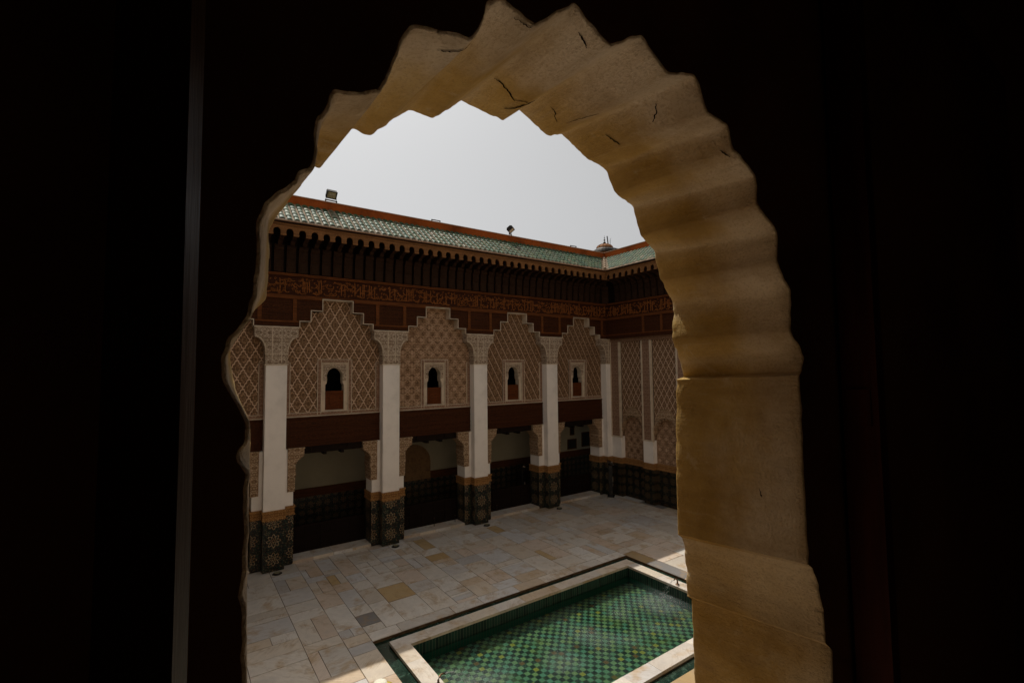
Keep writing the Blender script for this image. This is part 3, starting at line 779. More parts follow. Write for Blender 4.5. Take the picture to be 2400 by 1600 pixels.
# green barrel tiles laid in courses up the slope
def tiles(parent, T, a0, a1, seed):
    rd = random.Random(seed); b = MB(T); SP = .222; LEN = math.hypot(RISE, RUN); sl = math.atan2(RISE, RUN); ROW = LEN / 6.0
    es = EAVE + .02
    def at(a, s, up): # point on slope: s metres up, up metres off the plane
        return (a, es - s * math.cos(sl) - up * math.sin(sl), HE + s * math.sin(sl) + up * math.cos(sl))
    n_ = int((a1 - a0) / SP)
    for i in range(n_):
        a = a1 - (i + .5) * SP
        lim = max(0, (a - (a1 - EAVE - RUN + .2 + .0)))
        # the two roofs meet in a valley at the corner
        over = a - (a1 - RUN - .10)
        for j in range(6):
            s0 = j * ROW
            if over > 0 and s0 * math.cos(sl) < over - .12: continue
            ja = rd.uniform(-.010, .010); js = rd.uniform(-.018, .018); jr = rd.uniform(-.006, .008)
            r0, r1 = .090 + jr, .070 + jr; u0, u1 = .085 + rd.uniform(-.004, .008), .006; s_0, s_1 = s0 + js - .02, s0 + ROW + .05 + js
            A, B = [], []
            for q in range(9):
                th = math.pi * q / 8
                A.append(at(a + ja + r0 * math.cos(th), s_0, u0 - .02 + r0 * .92 * math.sin(th))); B.append(at(a + ja * .6 + r1 * math.cos(th), s_1, u1 - .01 + r1 * .92 * math.sin(th)))
            bi = len(b.v); b.v += A + B
            for q in range(8): b.f.append((bi + q, bi + q + 1, bi + 10 + q, bi + 9 + q)); b.u.append([(0, 0)] * 4)
            # thickness of the barrel, seen at its open lower mouth
            C_ = [at(a + ja + (r0 - .014) * math.cos(math.pi * q / 8), s_0 + .002, u0 - .034 + (r0 - .014) * .92 * math.sin(math.pi * q / 8)) for q in range(9)]
            D_ = [at(a + ja + (r0 - .020) * math.cos(math.pi * q / 8), s_0 + .16, u0 - .055 + (r0 - .020) * .92 * math.sin(math.pi * q / 8)) for q in range(9)]
            b.v += C_ + D_
            for q in range(8):
                b.f.append((bi + q, bi + 18 + q, bi + 19 + q, bi + q + 1)); b.u.append([(0, 0)] * 4)
                b.f.append((bi + 18 + q, bi + 27 + q, bi + 28 + q, bi + 19 + q)); b.u.append([(0, 0)] * 4)
    b.build('roof_tiles', M['tile'], parent, weld=False)
    p = MB(T); A0 = [at(a0, .05, -.01), at(a1 - RUN, .05, -.01), at(a1, LEN, -.01), at(a0, LEN, -.01)]
    p.face(A0, [(0, 0)] * 4); p.face([at(a0, .05, -.05), at(a0, LEN, -.05), at(a1, LEN, -.05), at(a1 - RUN, .05, -.05)], [(0, 0)] * 4)
    p.face([at(a0, .05, -.01), at(a0, .05, -.05), at(a1 - RUN, .05, -.05), at(a1 - RUN, .05, -.01)], [(0, 0)] * 4)
    p.build('roof_mortar', M['pan'], parent, weld=False)
    return at
atL = tiles(gal, TL, -1.4, U0 - EAVE + RUN, 5)
atE = tiles(end, TE, 4.0, V0 - EAVE + RUN, 9)
# valley row of sand coloured tiles
vb = MB()
for j in range(7):
    s = j * .19; x, y, z = U0 - EAVE + s - .02, V0 - EAVE + s - .02, HE + s * RISE / RUN
    vb.tube([(x, y, z + .05), (x + .21, y + .21, z + .19)], [.085, .07], 8)
vb.build('valley_tiles', M['pan'], gal, smooth=False)
# parapets
def parapet(parent, T, a0, a1):
    n0 = EAVE - RUN - .0
    b = MB(T); b.box(a0, a1, n0 - .30, n0 - .0, 11.9, 12.45); b.build('parapet', M['parapet'], parent, weld=False)
    b = MB(T); b.box(a0, a1 + .02, n0 - .33, n0 + .025, 12.45, 12.475); b.build('parapet_cap', M['ptop'], parent, weld=False, bevel=.008)
parapet(gal, TL, -1.4, U0 + .45); parapet(end, TE, .5, V0 + .14)
b = MB(); b.box(-1.4, 18.3, 17.82, 22, 12.0, 12.1).box(18.56, 24, -1, 22, 12.0, 12.1); b.build('roof_deck', M['roofflat'], gal, weld=False)
b = MB(); b.box(18.9, 19.3, -1, 17.4, 0, 12.0); b.build('backing_wall', M['outer'], end, weld=False)

# ------------------------------------------------------------------ end wall below the woodwork
PF, UPW, NW = 18.35, 18.42, 18.62           # pier front, upper carved panels, niche back
per = 1.97; p0 = 15.01                      # first full pier centre
PIERS = [p0 - per * i for i in range(7)] + [17.0]
PIERS.sort(reverse=True)
b = MB(); b.box(PF - .02, UPW + .3, .7, 17.66, 7.73, 7.91); b.build('carved_strip', M['border'], end, weld=False)
NIC = []
for i in range(len(PIERS) - 1):
    hi, lo = PIERS[i], PIERS[i + 1]; z0 = hi - (.32 if i == 0 else .285); z1 = lo + .285; NIC.append((z1, z0))
for (v0, v1) in NIC:
    c = (v0 + v1) / 2; hw = (v1 - v0) / 2 - .06
    # panel with the niche arch cut out of its foot
    def TU(a, n, h): return (UPW - n, a, h)
    arch = [(c + hw, 2.98), (c + hw, 3.25)] + [(c + hw * math.cos(q), 3.30 + .78 * math.sin(q) ** .9) for q in [math.pi * j / 12 for j in range(1, 12)]] + [(c - hw, 3.25), (c - hw, 2.98)]
    b = MB(TU); L, Rr = v0 + .06, v1 - .06
    top = [(L + (Rr - L) * (1 - j / (len(arch) - 1)), 7.73) for j in range(len(arch))]
    for j in range(len(arch) - 1):
        q = [arch[j], arch[j + 1], top[j + 1], top[j]]; b.face([(p, 0, z) for p, z in q], q)
    b.sleeve(arch, 0, -.18) if False else None
    b.build('carved_panel', M['sebka_r'], end, weld=True)
    # lobed arch hood around the niche head
    hd = MB(TU); inn = arch[1:-1]; o2 = [(c + (x - c) * 1.0 + (.05 if x > c else -.05) * 1.0, z + .02 if abs(x - c) > .2 else z + .42) for x, z in inn]
    o2 = [(c + (hw + .055) * math.cos(math.pi * j / (len(inn) - 1)), 3.25 + 1.26 * math.sin(math.pi * j / (len(inn) - 1))) for j in range(len(inn))]
    for j in range(len(inn) - 1):
        q = [inn[j], inn[j + 1], o2[j + 1], o2[j]]; hd.face([(p, .03, z) for p, z in q], q)
        hd.face([(inn[j][0], .03, inn[j][1]), (inn[j + 1][0], .03, inn[j + 1][1]), (inn[j + 1][0], -.19, inn[j + 1][1]), (inn[j][0], -.19, inn[j][1])], [(.03, j * .1), (.03, j * .1 + .1), (-.19, j * .1 + .1), (-.19, j * .1)])
        hd.face([(o2[j][0], .03, o2[j][1]), (o2[j + 1][0], .03, o2[j + 1][1]), (o2[j + 1][0], 0, o2[j + 1][1]), (o2[j][0], 0, o2[j][1])], [(0, 0)] * 4)
    # hanging lobes on the arch underside
    for j in range(1, 10):
        a_ = math.pi * j / 10; hd.lathe([(.005, -.05), (.055, -.02), (.07, .03), (.05, .07)], (c + (hw - .04) * math.cos(a_), -.05, 3.27 + .74 * math.sin(a_) ** .9), 8)
    hd.build('niche_hood', M['brk'], end, weld=False)
    nb = MB(TU); nb.box(v0 - .02, v1 + .02, -.32, -.20, 1.9, 4.25); nb.build('niche_panel', M['arab'], end, weld=False)
for i, c in enumerate(PIERS):
    hw = .32 if i == 0 else .285
    b = MB(); b.box(PF, NW + .1, c - hw, c + hw, 1.92, 2.98); pz = b.build('pier', M['white'], end, weld=False, bevel=.006)
    b = MB(); b.box(PF - .01, NW + .1, c - hw + .06, c + hw - .06, 2.98, 7.73); b.build('carved_strip', M['border'], pz, weld=False)
    b = MB()
    for s in (-1, 1): b.box(PF - .03, UPW + .02, c + s * (hw - .03) - .045, c + s * (hw - .03) + .045, 2.98, 7.73)
    b.box(PF - .04, UPW, c - hw - .04, c + hw + .04, 2.94, 3.0)
    b.build('colonnette', M['trim'], pz, weld=False)
    b = MB(); b.box(PF - .012, NW + .1, c - hw - .012, c + hw + .012, .02, 1.63); b.build('tiled_base', M['zele'], pz, weld=False)
b = MB(); b.box(NW - .03, NW + .2, .7, 17.7, .02, 1.62); b.build('niche_dado', M['zele'], end, weld=False)
b = MB()
for i, c in enumerate(PIERS):
    hw = .32 if i == 0 else .285; b.box(PF - .03, NW, c - hw - .03, c + hw + .03, 1.63, 1.92)
b.box(NW - .06, NW + .2, .7, 17.7, 1.62, 1.915); b.build('carved_band', M['band'], end, weld=False)
b = MB(); b.box(NW + .12, NW + .3, .7, 17.9, 0, 7.9); b.build('inner_wall', M['trim'], end, weld=False)

# ------------------------------------------------------------------ court floor, channel, pool
PX0, PX1, PY0, PY1 = 4.63, 12.10, 7.14, 10.86       # inner edge of the coping
CW, GAP = .38, .30                                  # coping width, channel width
C0 = (PX0 - CW, PX1 + CW, PY0 - CW, PY1 + CW); G0 = (C0[0] - GAP, C0[1] + GAP - .02, C0[2] - GAP, C0[3] + GAP - .02)
fl = MB(); X0, X1, Y0, Y1 = -2.0, 19.0, .4, 20.0
# bed sheet with a hole for the basin
for a in ((X0, G0[0], Y0, Y1), (G0[1], X1, Y0, Y1), (G0[0], G0[1], Y0, G0[2]), (G0[0], G0[1], G0[3], Y1)): fl.box(a[0], a[1], a[2], a[3], -.30, -.012)
struct(fl.build('courtyard_floor', M['joint'], weld=False))
sl_ = MB(); rs = random.Random(42)
def slab(x0, x1, y0, y1):
    g = .007; e = rs.uniform(-.002, .002); tx, ty = rs.uniform(-.0015, .0015), rs.uniform(-.0015, .0015)
    x0, x1, y0, y1 = x0 + g, x1 - g, y0 + g, y1 - g
    c = .006; j = lambda: rs.uniform(-.004, .004)
    P = [(x0 + j(), y0 + j()), (x1 + j(), y0 + j()), (x1 + j(), y1 + j()), (x0 + j(), y1 + j())]
    q = [(P[0][0], P[0][1], e - tx - ty), (P[1][0], P[1][1], e + tx - ty), (P[2][0], P[2][1], e + tx + ty), (P[3][0], P[3][1], e - tx + ty)]
    lo = [(x, y, -.05) for x, y, z in q]; b = len(sl_.v); sl_.v += q + lo
    sl_.f += [(b, b + 1, b + 2, b + 3)] + [(b + i, b + 4 + i, b + 4 + (i + 1) % 4, b + (i + 1) % 4) for i in range(4)]; sl_.u += [[(0, 0)] * 4] * 5
def lay(x0, x1, y0, y1):
    """strips along Y of unequal width, cross joints at random, some slabs pieced from narrow strips"""
    x = x0
    while x < x1 - .02:
        wd = rs.choice((.5, .62, .7, .82, .95, 1.1)) * rs.uniform(.94, 1.06)
        if x1 - x - wd < .3: wd = x1 - x
        y = y0
        while y < y1 - .02:
            ln = rs.choice((.42, .6, .78, .95, 1.15, 1.4)) * rs.uniform(.92, 1.08)
            if y1 - y - ln < .25: ln = y1 - y
            k = rs.random()
            if k < .70: slab(x, x + wd, y, y + ln)
            elif k < .86:
                t = rs.uniform(.2, .5); slab(x, x + wd, y, y + ln * t); slab(x, x + wd, y + ln * t, y + ln)
            else:
                t = rs.uniform(.25, .6); slab(x, x + wd * t, y, y + ln); slab(x + wd * t, x + wd, y, y + ln)
            y += ln
        x += wd
lay(G0[0] - 6.3, G0[0] - .0, .5, 17.62); lay(G0[1], 18.75, .5, 17.62)
lay(G0[0], G0[1], G0[3] + .42, 17.62); lay(G0[0], G0[1], .5, G0[2] - .42)
x = G0[0]
while x < G0[1] - .02:      # border course beside the channel
    wd = min(rs.uniform(.6, 1.5), G0[1] - x);  wd = G0[1] - x if G0[1] - x - wd < .3 else wd
    slab(x, x + wd, G0[3], G0[3] + .42); slab(x, x + wd, G0[2] - .42, G0[2]); x += wd
x = -1.8
while x < 21: slab(x, x + .8, 18.33, 19.05); slab(x, x + .8, 19.05, 19.85); x += .8
struct(sl_.build('marble_paving', M['slab'], weld=False))
pool = thing('pool', (8.4, 9.0, 0), 'long rectangular tiled pool sunk in the court, marble coping, green checker floor', 'pool')
b = MB()
for a in ((G0[0], C0[0], G0[2], G0[3]), (C0[1], G0[1], G0[2], G0[3]), (C0[0], C0[1], G0[2], C0[2]), (C0[0], C0[1], C0[3], G0[3])):
    b.box(a[0], a[1], a[2], a[3], -.16, -.075)
b.build('drain_channel', M['green'], pool, weld=False)
b = MB()
for a in ((C0[0] - .001, C0[0], C0[2], C0[3]),): pass
def edge(o, i, z0, z1, mb):
    for a in ((o[0], i[0], o[2], o[3]), (i[1], o[1], o[2], o[3]), (i[0], i[1], o[2], i[2]), (i[0], i[1], i[3], o[3])): mb.box(a[0], a[1], a[2], a[3], z0, z1)
INN = (PX0, PX1, PY0, PY1)
edge(tuple((C0[0] + .02, C0[1] - .02, C0[2] + .02, C0[3] - .02)), (PX0 - .03, PX1 + .03, PY0 - .03, PY1 + .03), -.20, -.02, b)
b.build('coping_bed', M['joint'], pool, weld=False)
cp_ = MB(); sl_ = cp_
def run(x0, x1, y0, y1, along):
    p = x0 if along == 'x' else y0; e = x1 if along == 'x' else y1
    while p < e - .02:
        L = rs.uniform(.7, 1.35); L = e - p if e - p - L < .4 else L
        if along == 'x': bxs = (p + .002, p + L - .002, y0, y1)
        else: bxs = (x0, x1, p + .002, p + L - .002)
        cp_.box(*bxs, -.045, .022 + rs.uniform(-.001, .001)); p += L
run(C0[0], C0[1], PY1, C0[3], 'x'); run(C0[0], C0[1], C0[2], PY0, 'x'); run(C0[0], PX0, PY0, PY1, 'y'); run(PX1, C0[1], PY0, PY1, 'y')
cp_.build('coping', M['cope'], pool, weld=False, bevel=.006)
ZB, ZW = -.50, -.30
b = MB()
for a in ((PX0, PX0, PY0, PY1), (PX1, PX1, PY0, PY1)): b.face([(a[0], a[2], ZB), (a[0], a[3], ZB), (a[0], a[3], -.045), (a[0], a[2], -.045)], [(a[2], ZB), (a[3], ZB), (a[3], -.045), (a[2], -.045)])
for y in (PY0, PY1): b.face([(PX0, y, ZB), (PX1, y, ZB), (PX1, y, -.045), (PX0, y, -.045)], [(PX0, ZB), (PX1, ZB), (PX1, -.045), (PX0, -.045)])
b.build('side_tiles', M['poolwall'], pool, weld=False, normals=False)
b = MB(); b.box(PX0 - .1, PX1 + .1, PY0 - .1, PY1 + .1, ZB - .1, ZB); b.build('pool_floor_tiles', M['poolfloor'], pool, weld=False)
# water sheet: fine grid carrying how stirred the surface is near the jets
JETS = [(11.62, 9.0), (5.15, 9.1)]
nx, ny = 130, 66; vs = []; ag = []
for j in range(ny + 1):
    for i in range(nx + 1):
        x = PX0 + (PX1 - PX0) * i / nx; y = PY0 + (PY1 - PY0) * j / ny
        a = sum(math.exp(-((x - jx) ** 2 + (y - jy) ** 2) / .42) for jx, jy in JETS)
        a += .65 * sum(math.exp(-(((x - jx) / 2.2) ** 2 + ((y - jy) / .9) ** 2)) * max(0, noise.noise((x * 1.1, y * 1.1, 2)) + .3) for jx, jy in ((6.6, 8.9), (9.3, 8.6), (10.7, 9.2)))
        z = ZW + .004 * noise.noise((x * 2.2, y * 2.2, 0)) + .012 * a * noise.noise((x * 9, y * 9, 5)); vs.append((x, y, z)); ag.append(min(1, a))
fs = [(j * (nx + 1) + i, j * (nx + 1) + i + 1, (j + 1) * (nx + 1) + i + 1, (j + 1) * (nx + 1) + i) for j in range(ny) for i in range(nx)]
me = bpy.data.meshes.new('pool_water'); me.from_pydata(vs, [], fs); me.materials.append(M['water'])
at_ = me.attributes.new('agitation', 'FLOAT', 'POINT'); at_.data.foreach_set('value', ag)
for p in me.polygons: p.use_smooth = True
struct(put('pool_water', me))
# curved bronze spouts with their jets
for k, (x, y, dx, lab) in enumerate(((12.23, 9.07, -1, 'curved bronze spout on the far end coping of the pool'), (4.50, 9.15, 1, 'bronze spout on the near end coping of the pool, at the bottom edge'))):
    s = thing('water_spout', (x, y, .022), lab, 'spout', 'spouts at the ends of the pool')
    b = MB(); b.lathe([(.055, .0), (.055, .015), (.032, .03), (.028, .05)], (x, y, .022), 14); b.build('spout_flange', M['bronze'], s)
    b = MB(); pts = [(x, y, .05), (x, y, .12), (x + dx * .02, y, .17), (x + dx * .06, y, .205), (x + dx * .11, y, .21), (x + dx * .15, y, .19)]
    b.tube(pts, [.024, .022, .02, .018, .016, .014], 10); b.build('spout_pipe', M['bronze'], s, smooth=True)
    j = MB(); rd = random.Random(k)
    path = [(x + dx * (.15 + .9 * t), y, .19 + .06 * t - 1.0 * t * t) for t in [q / 14 * .74 for q in range(15)]]
    j.tube(path[:6], [.007, .007, .006, .006, .005, .004], 6)
    for q in range(150):
        t = rd.random() ** .6 * .74; sp_ = .01 + .07 * t
        px, py, pz = x + dx * (.15 + .9 * t) + rd.gauss(0, sp_), y + rd.gauss(0, sp_), .19 + .06 * t - 1.0 * t * t + rd.gauss(0, sp_ * .7); r_ = rd.uniform(.003, .008)
        if pz > ZW: j.lathe([(.0005, -r_), (r_ * .8, -r_ * .5), (r_ * .8, r_ * .5), (.0005, r_)], (px, py, pz), 5)
    for q in range(120):
        a_ = rd.uniform(0, 6.28); rr = abs(rd.gauss(0, .28)); r_ = rd.uniform(.003, .008)
        j.lathe([(.0005, -r_), (r_ * .8, -r_ * .5), (r_ * .8, r_ * .5), (.0005, r_)], (x + dx * .78 + rr * math.cos(a_), y + rr * math.sin(a_), ZW + .01 + abs(rd.gauss(0, .04))), 5)
    o = j.build('water_jet', M['drop'], None, smooth=True); o['kind'] = 'stuff'; tag(o, 'thin arc and spray of water falling from the ' + ('far spout' if k == 0 else 'near spout') + ' into the pool', 'water jet')

# ------------------------------------------------------------------ the wall with the scalloped window the picture is taken through
VN, VF = .36, .585
# arch profile in metres from the eye: (inner arris), (outer arris), sharp corner or not
PROFILE = [((.055, -.72), (.064, -.72), 1), ((.045, -.32), (.063, -.32), 0), ((.041, -.168), (.064, -.17), 0), ((.041, -.08), (.066, -.08), 0), ((.041, -.034), (.064, -.052), 0), ((.029, -.009), (.05, -.015), 0), ((.027, .01), (.045, .025), 0), ((.041, .039), (.066, .066), 0), ((.045, .067), (.078, .082), 0), ((.045, .096), (.081, .128), 0), ((.049, .115), (.08, .158), 0), ((.064, .131), (.098, .193), 0), ((.078, .147), (.11, .213), 0), ((.084, .185), (.108, .236), 0), ((.095, .208), (.116, .25), 0),
           ((.1275, .2228), (.1324, .2407), 0), ((.1547, .2863), (.169, .2982), 0), ((.2125, .298), (.1926, .2966), 0), ((.241, .3503), (.2436, .3454), 0), ((.2855, .3428), (.2804, .3465), 0), ((.3382, .385), (.3262, .3831), 0), ((.3916, .3653), (.3942, .378), 0), ((.4452, .3961), (.4258, .4026), 0), ((.4967, .37), (.4837, .3783), 0), ((.554, .3847), (.516, .3887), 0), ((.5808, .3444), (.57, .3635), 0), ((.628, .3384), (.6124, .3547), 0), ((.6412, .3085), (.6406, .3155), 0), ((.6983, .2842), (.6858, .298), 0), ((.7023, .2422), (.7066, .2504), 0),
           ((.7564, .2054), (.7437, .2212), 0), ((.7539, .1615), (.7619, .1708), 0), ((.7874, .1132), (.798, .1232), 0), ((.7863, .0557), (.7921, .058), 0), ((.8206, .0137), (.8155, .0094), 0), ((.817, -.0081), (.8264, -.0195), 1), ((.8077, -.0148), (.8002, -.0241), 1), ((.8076, -.1617), (.7925, -.1802), 0), ((.8088, -.3069), (.791, -.3173), 1), ((.8224, -.3154), (.8038, -.3263), 1), ((.837, -.3452), (.8105, -.3535), 0), ((.8527, -.3956), (.8138, -.3945), 0), ((.8555, -.4399), (.8142, -.4379), 1), ((.873, -.4509), (.8287, -.4467), 1), ((.878, -.72), (.828, -.72), 1)]
CX, CZ = .42, -.10
KD = 14
def dense(w):
    P = [Vector(p[w]) for p in PROFILE]; S = [p[2] for p in PROFILE]; out = []
    for i in range(len(P) - 1):
        p1, p2 = P[i], P[i + 1]; p0 = P[i - 1] if i and not S[i] else p1; p3 = P[i + 2] if i + 2 < len(P) and not S[i + 1] else p2
        for q in range(KD):
            t = q / KD; m1, m2 = (p2 - p0) * .27, (p3 - p1) * .27; out.append(p1 * (2 * t ** 3 - 3 * t * t + 1) + m1 * (t ** 3 - 2 * t * t + t) + p2 * (3 * t * t - 2 * t ** 3) + m2 * (t ** 3 - t * t))
    a, b = P[-1], P[0]
    for q in range(40): out.append(a.lerp(b, q / 40))
    return out
DN, DF = dense(0), dense(1); NS = len(DN)
ww = thing('window_wall', (.42, VN, 4.9), 'dark plastered wall with a scalloped ochre arch framing the view into the court', 'wall')
secs = [(0.0, .0030), (.005, .0008), (.012, 0)] + [(q / 16, 0) for q in range(1, 16)] + [(.985, 0), (.994, .0012), (1.0, .005)]
def rough(x, y, z): return noise.noise((x * 8, y * 3.5, z * 8)) * .0016 + noise.noise((x * 30, y * 22, z * 30)) * .0006
vs, fs = [], []
for t, ex in secs:
    for i in range(NS):
        p = DN[i].lerp(DF[i], t); y = VN + (VF - VN) * t; d_ = Vector((p.x - CX, p.y - CZ)); r = d_.length; d_ /= r
        chip = 0
        if t < .03 or t > .97: chip = max(0, noise.noise((p.x * 45, p.y * 45, 3 + t)) - .05) * .010 + noise.noise((p.x * 110, p.y * 110, t)) * .0012
        r += rough(p.x, y, p.y) + ex + chip
        vs.append((CX + r * d_.x, y, EYE + CZ + r * d_.y))
for s in range(len(secs) - 1):
    for i in range(NS):
        j = (i + 1) % NS; fs.append((s * NS + i, s * NS + j, (s + 1) * NS + j, (s + 1) * NS + i))
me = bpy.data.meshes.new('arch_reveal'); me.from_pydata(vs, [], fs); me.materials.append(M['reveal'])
for p in me.polygons: p.use_smooth = True
for k_, p_ in enumerate(PROFILE):
    if p_[2]:
        i_ = min(k_ * KD, NS - 1)
        for s in range(len(secs) - 1):
            for q in (i_ - 1, i_): me.polygons[s * NS + q % NS].use_smooth = False
# flute and corbel light and shade painted in: pale lit bands, dusty dark flanks
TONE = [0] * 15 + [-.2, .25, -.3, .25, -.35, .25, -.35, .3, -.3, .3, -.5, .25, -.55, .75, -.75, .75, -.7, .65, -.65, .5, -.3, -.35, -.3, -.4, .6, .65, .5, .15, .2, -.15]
tn = me.attributes.new('flute_shading', 'FLOAT', 'POINT'); vals = []
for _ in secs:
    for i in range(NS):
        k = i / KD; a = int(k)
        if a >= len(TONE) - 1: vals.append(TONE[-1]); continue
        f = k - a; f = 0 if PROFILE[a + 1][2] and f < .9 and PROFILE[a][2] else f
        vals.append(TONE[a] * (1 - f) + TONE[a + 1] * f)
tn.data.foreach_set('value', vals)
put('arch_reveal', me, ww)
def wallface(name, ring, x0, x1, z0, z1, y, mat):
    v = [(x, y, z) for x, z in ring]; out = []
    for x, z in ring:
        dx, dz = x - CX, z - (EYE + CZ)
        t = min(((x1 - CX) / dx if dx > 0 else (x0 - CX) / dx) if abs(dx) > 1e-9 else 9e9, ((z1 - EYE - CZ) / dz if dz > 0 else (z0 - EYE - CZ) / dz) if abs(dz) > 1e-9 else 9e9)
        out.append((CX + dx * t, y, EYE + CZ + dz * t))
    for c in ((x0, z0), (x1, z0), (x1, z1), (x0, z1)):
        i = min(range(len(out)), key=lambda k: abs(out[k][0] - c[0]) + abs(out[k][2] - c[1])); out[i] = (c[0], y, c[1])
    n_ = len(ring)
    m_ = bpy.data.meshes.new(name); m_.from_pydata(v + out, [], [(i, (i + 1) % n_, n_ + (i + 1) % n_, n_ + i) for i in range(n_)]); m_.materials.append(mat)
    return put(name, m_, ww)
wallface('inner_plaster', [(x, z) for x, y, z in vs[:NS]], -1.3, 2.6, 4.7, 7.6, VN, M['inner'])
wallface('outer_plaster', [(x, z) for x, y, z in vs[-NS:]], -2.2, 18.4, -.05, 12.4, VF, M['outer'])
# long cracks in the plaster of the reveal: thin open gaps following the surface
def on_reveal(k, t, up=.0010):
    i = int(k * KD); f = k * KD - i
    p = (DN[i].lerp(DN[i + 1], f)).lerp(DF[i].lerp(DF[i + 1], f), t); y = VN + (VF - VN) * t
    d_ = Vector((p.x - CX, p.y - CZ)); r = d_.length; d_ /= r; r += rough(p.x, y, p.y) - up
    return Vector((CX + r * d_.x, y, EYE + CZ + r * d_.y))
ck = MB(); rd = random.Random(3)
for pts, wd in (([(20.07, .66), (20.29, .67), (20.5, .70), (20.71, .735)], .0011), ([(20.71, .725), (20.86, .70), (21.36, .68)], .0009), ([(20.71, .85), (20.86, .80), (20.98, .74), (21.45, .69)], .0016),
                ([(16.57, .10), (16.75, .085), (17.05, .06), (17.3, .03)], .0008), ([(18.5, .03), (18.64, .02), (18.79, .018), (18.93, .016)], .0007), ([(20.43, .075), (20.57, .08), (20.71, .10)], .0010), ([(22.36, .765), (22.5, .775), (22.71, .825)], .0007),
                ([(22.86, .775), (22.93, .675), (23.07, .60), (23.29, .55)], .0007), ([(24.5, .70), (24.71, .675), (24.93, .65)], .0013), ([(24.29, .275), (24.5, .30), (24.64, .35)], .0010), ([(26.79, .075), (27.0, .055), (27.21, .045)], .0013), ([(37.29, .30), (37.36, .285)], .0009)):
    fine = []
    for (a, t), (a2, t2) in zip(pts, pts[1:]):
        for q in range(6): fine.append((a + (a2 - a) * q / 6 + rd.uniform(-.02, .02), t + (t2 - t) * q / 6 + rd.uniform(-.005, .005)))
    fine.append(pts[-1]); P3 = [on_reveal(a, t) for a, t in fine]
    n_ = len(P3); ws = [wd * (.3 + .7 * math.sin(math.pi * min(.98, (i + .4) / n_))) * rd.uniform(.5, 1.3) for i in range(n_)]
    for i in range(n_ - 1):
        dv = (P3[i + 1] - P3[i]).normalized(); nrm = Vector((CX, P3[i].y, EYE + CZ)) - P3[i]; sd = dv.cross(nrm).normalized()
        ck.face([P3[i] - sd * ws[i], P3[i + 1] - sd * ws[i + 1], P3[i + 1] + sd * ws[i + 1], P3[i] + sd * ws[i]], [(0, 0)] * 4)
ck.build('plaster_crack', M['crackfill'], ww, weld=False, normals=False)
# open wooden leaves of the window, swung into the room
lf = MB(); A_, B_ = Vector((.0078, .300, 0)), Vector((.0014, .2868, 0)); dv = (B_ - A_).normalized(); nv = Vector((dv.y, -dv.x, 0)) * -.022
for z0, z1 in ((5.72, 7.2),):
    q = [A_, B_, B_ - nv, A_ - nv]
    q = [A_, B_, B_ + Vector((-.03, 0, 0)), A_ + Vector((-.03, 0, 0))]
    lf.face([(p.x, p.y, z0) for p in q], [(0, 0)] * 4); lf.face([(p.x, p.y, z1) for p in q], [(0, 0)] * 4)
    for a, b_ in zip(q, q[1:] + q[:1]): lf.face([(a.x, a.y, z0), (b_.x, b_.y, z0), (b_.x, b_.y, z1), (a.x, a.y, z1)], [(0, 0)] * 4)
lf.build('open_leaf', M['leaf'], ww, weld=True)
lf = MB(); lf.box(.945, .975, .30, .352, 5.72, 7.2)
for z in (5.74, 6.3, 6.9): lf.box(.941, .945, .31, .345, z, z + .06)
lf.build('open_leaf', M['leaf_r'], ww, weld=False)
# the room behind the camera
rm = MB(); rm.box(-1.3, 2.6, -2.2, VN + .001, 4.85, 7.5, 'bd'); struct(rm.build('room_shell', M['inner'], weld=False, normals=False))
rm = MB(); rm.box(-1.4, 2.7, -2.3, VN + .1, 4.75, 4.84); struct(rm.build('room_floor', M['inner'], weld=False))
# remaining side of the court, behind the view
lw = thing('left_court_wall', (-1.5, 9, 0), 'plain plastered court wall closing the left end beyond the frame', 'wall')
b = MB(); b.box(-1.9, -1.45, .585, 17.3, 1.6, 12.4); b.build('wall_plaster', M['outer'], lw, weld=False)
b = MB(); b.box(-1.88, -1.42, .585, 17.3, .0, 1.6); b.build('tiled_base', M['zel'], lw, weld=False)
b = MB(); b.box(-1.47, -1.40, .585, 17.3, 7.9, 11.2); b.build('wood_panelling', M['woodp'], lw, weld=False)

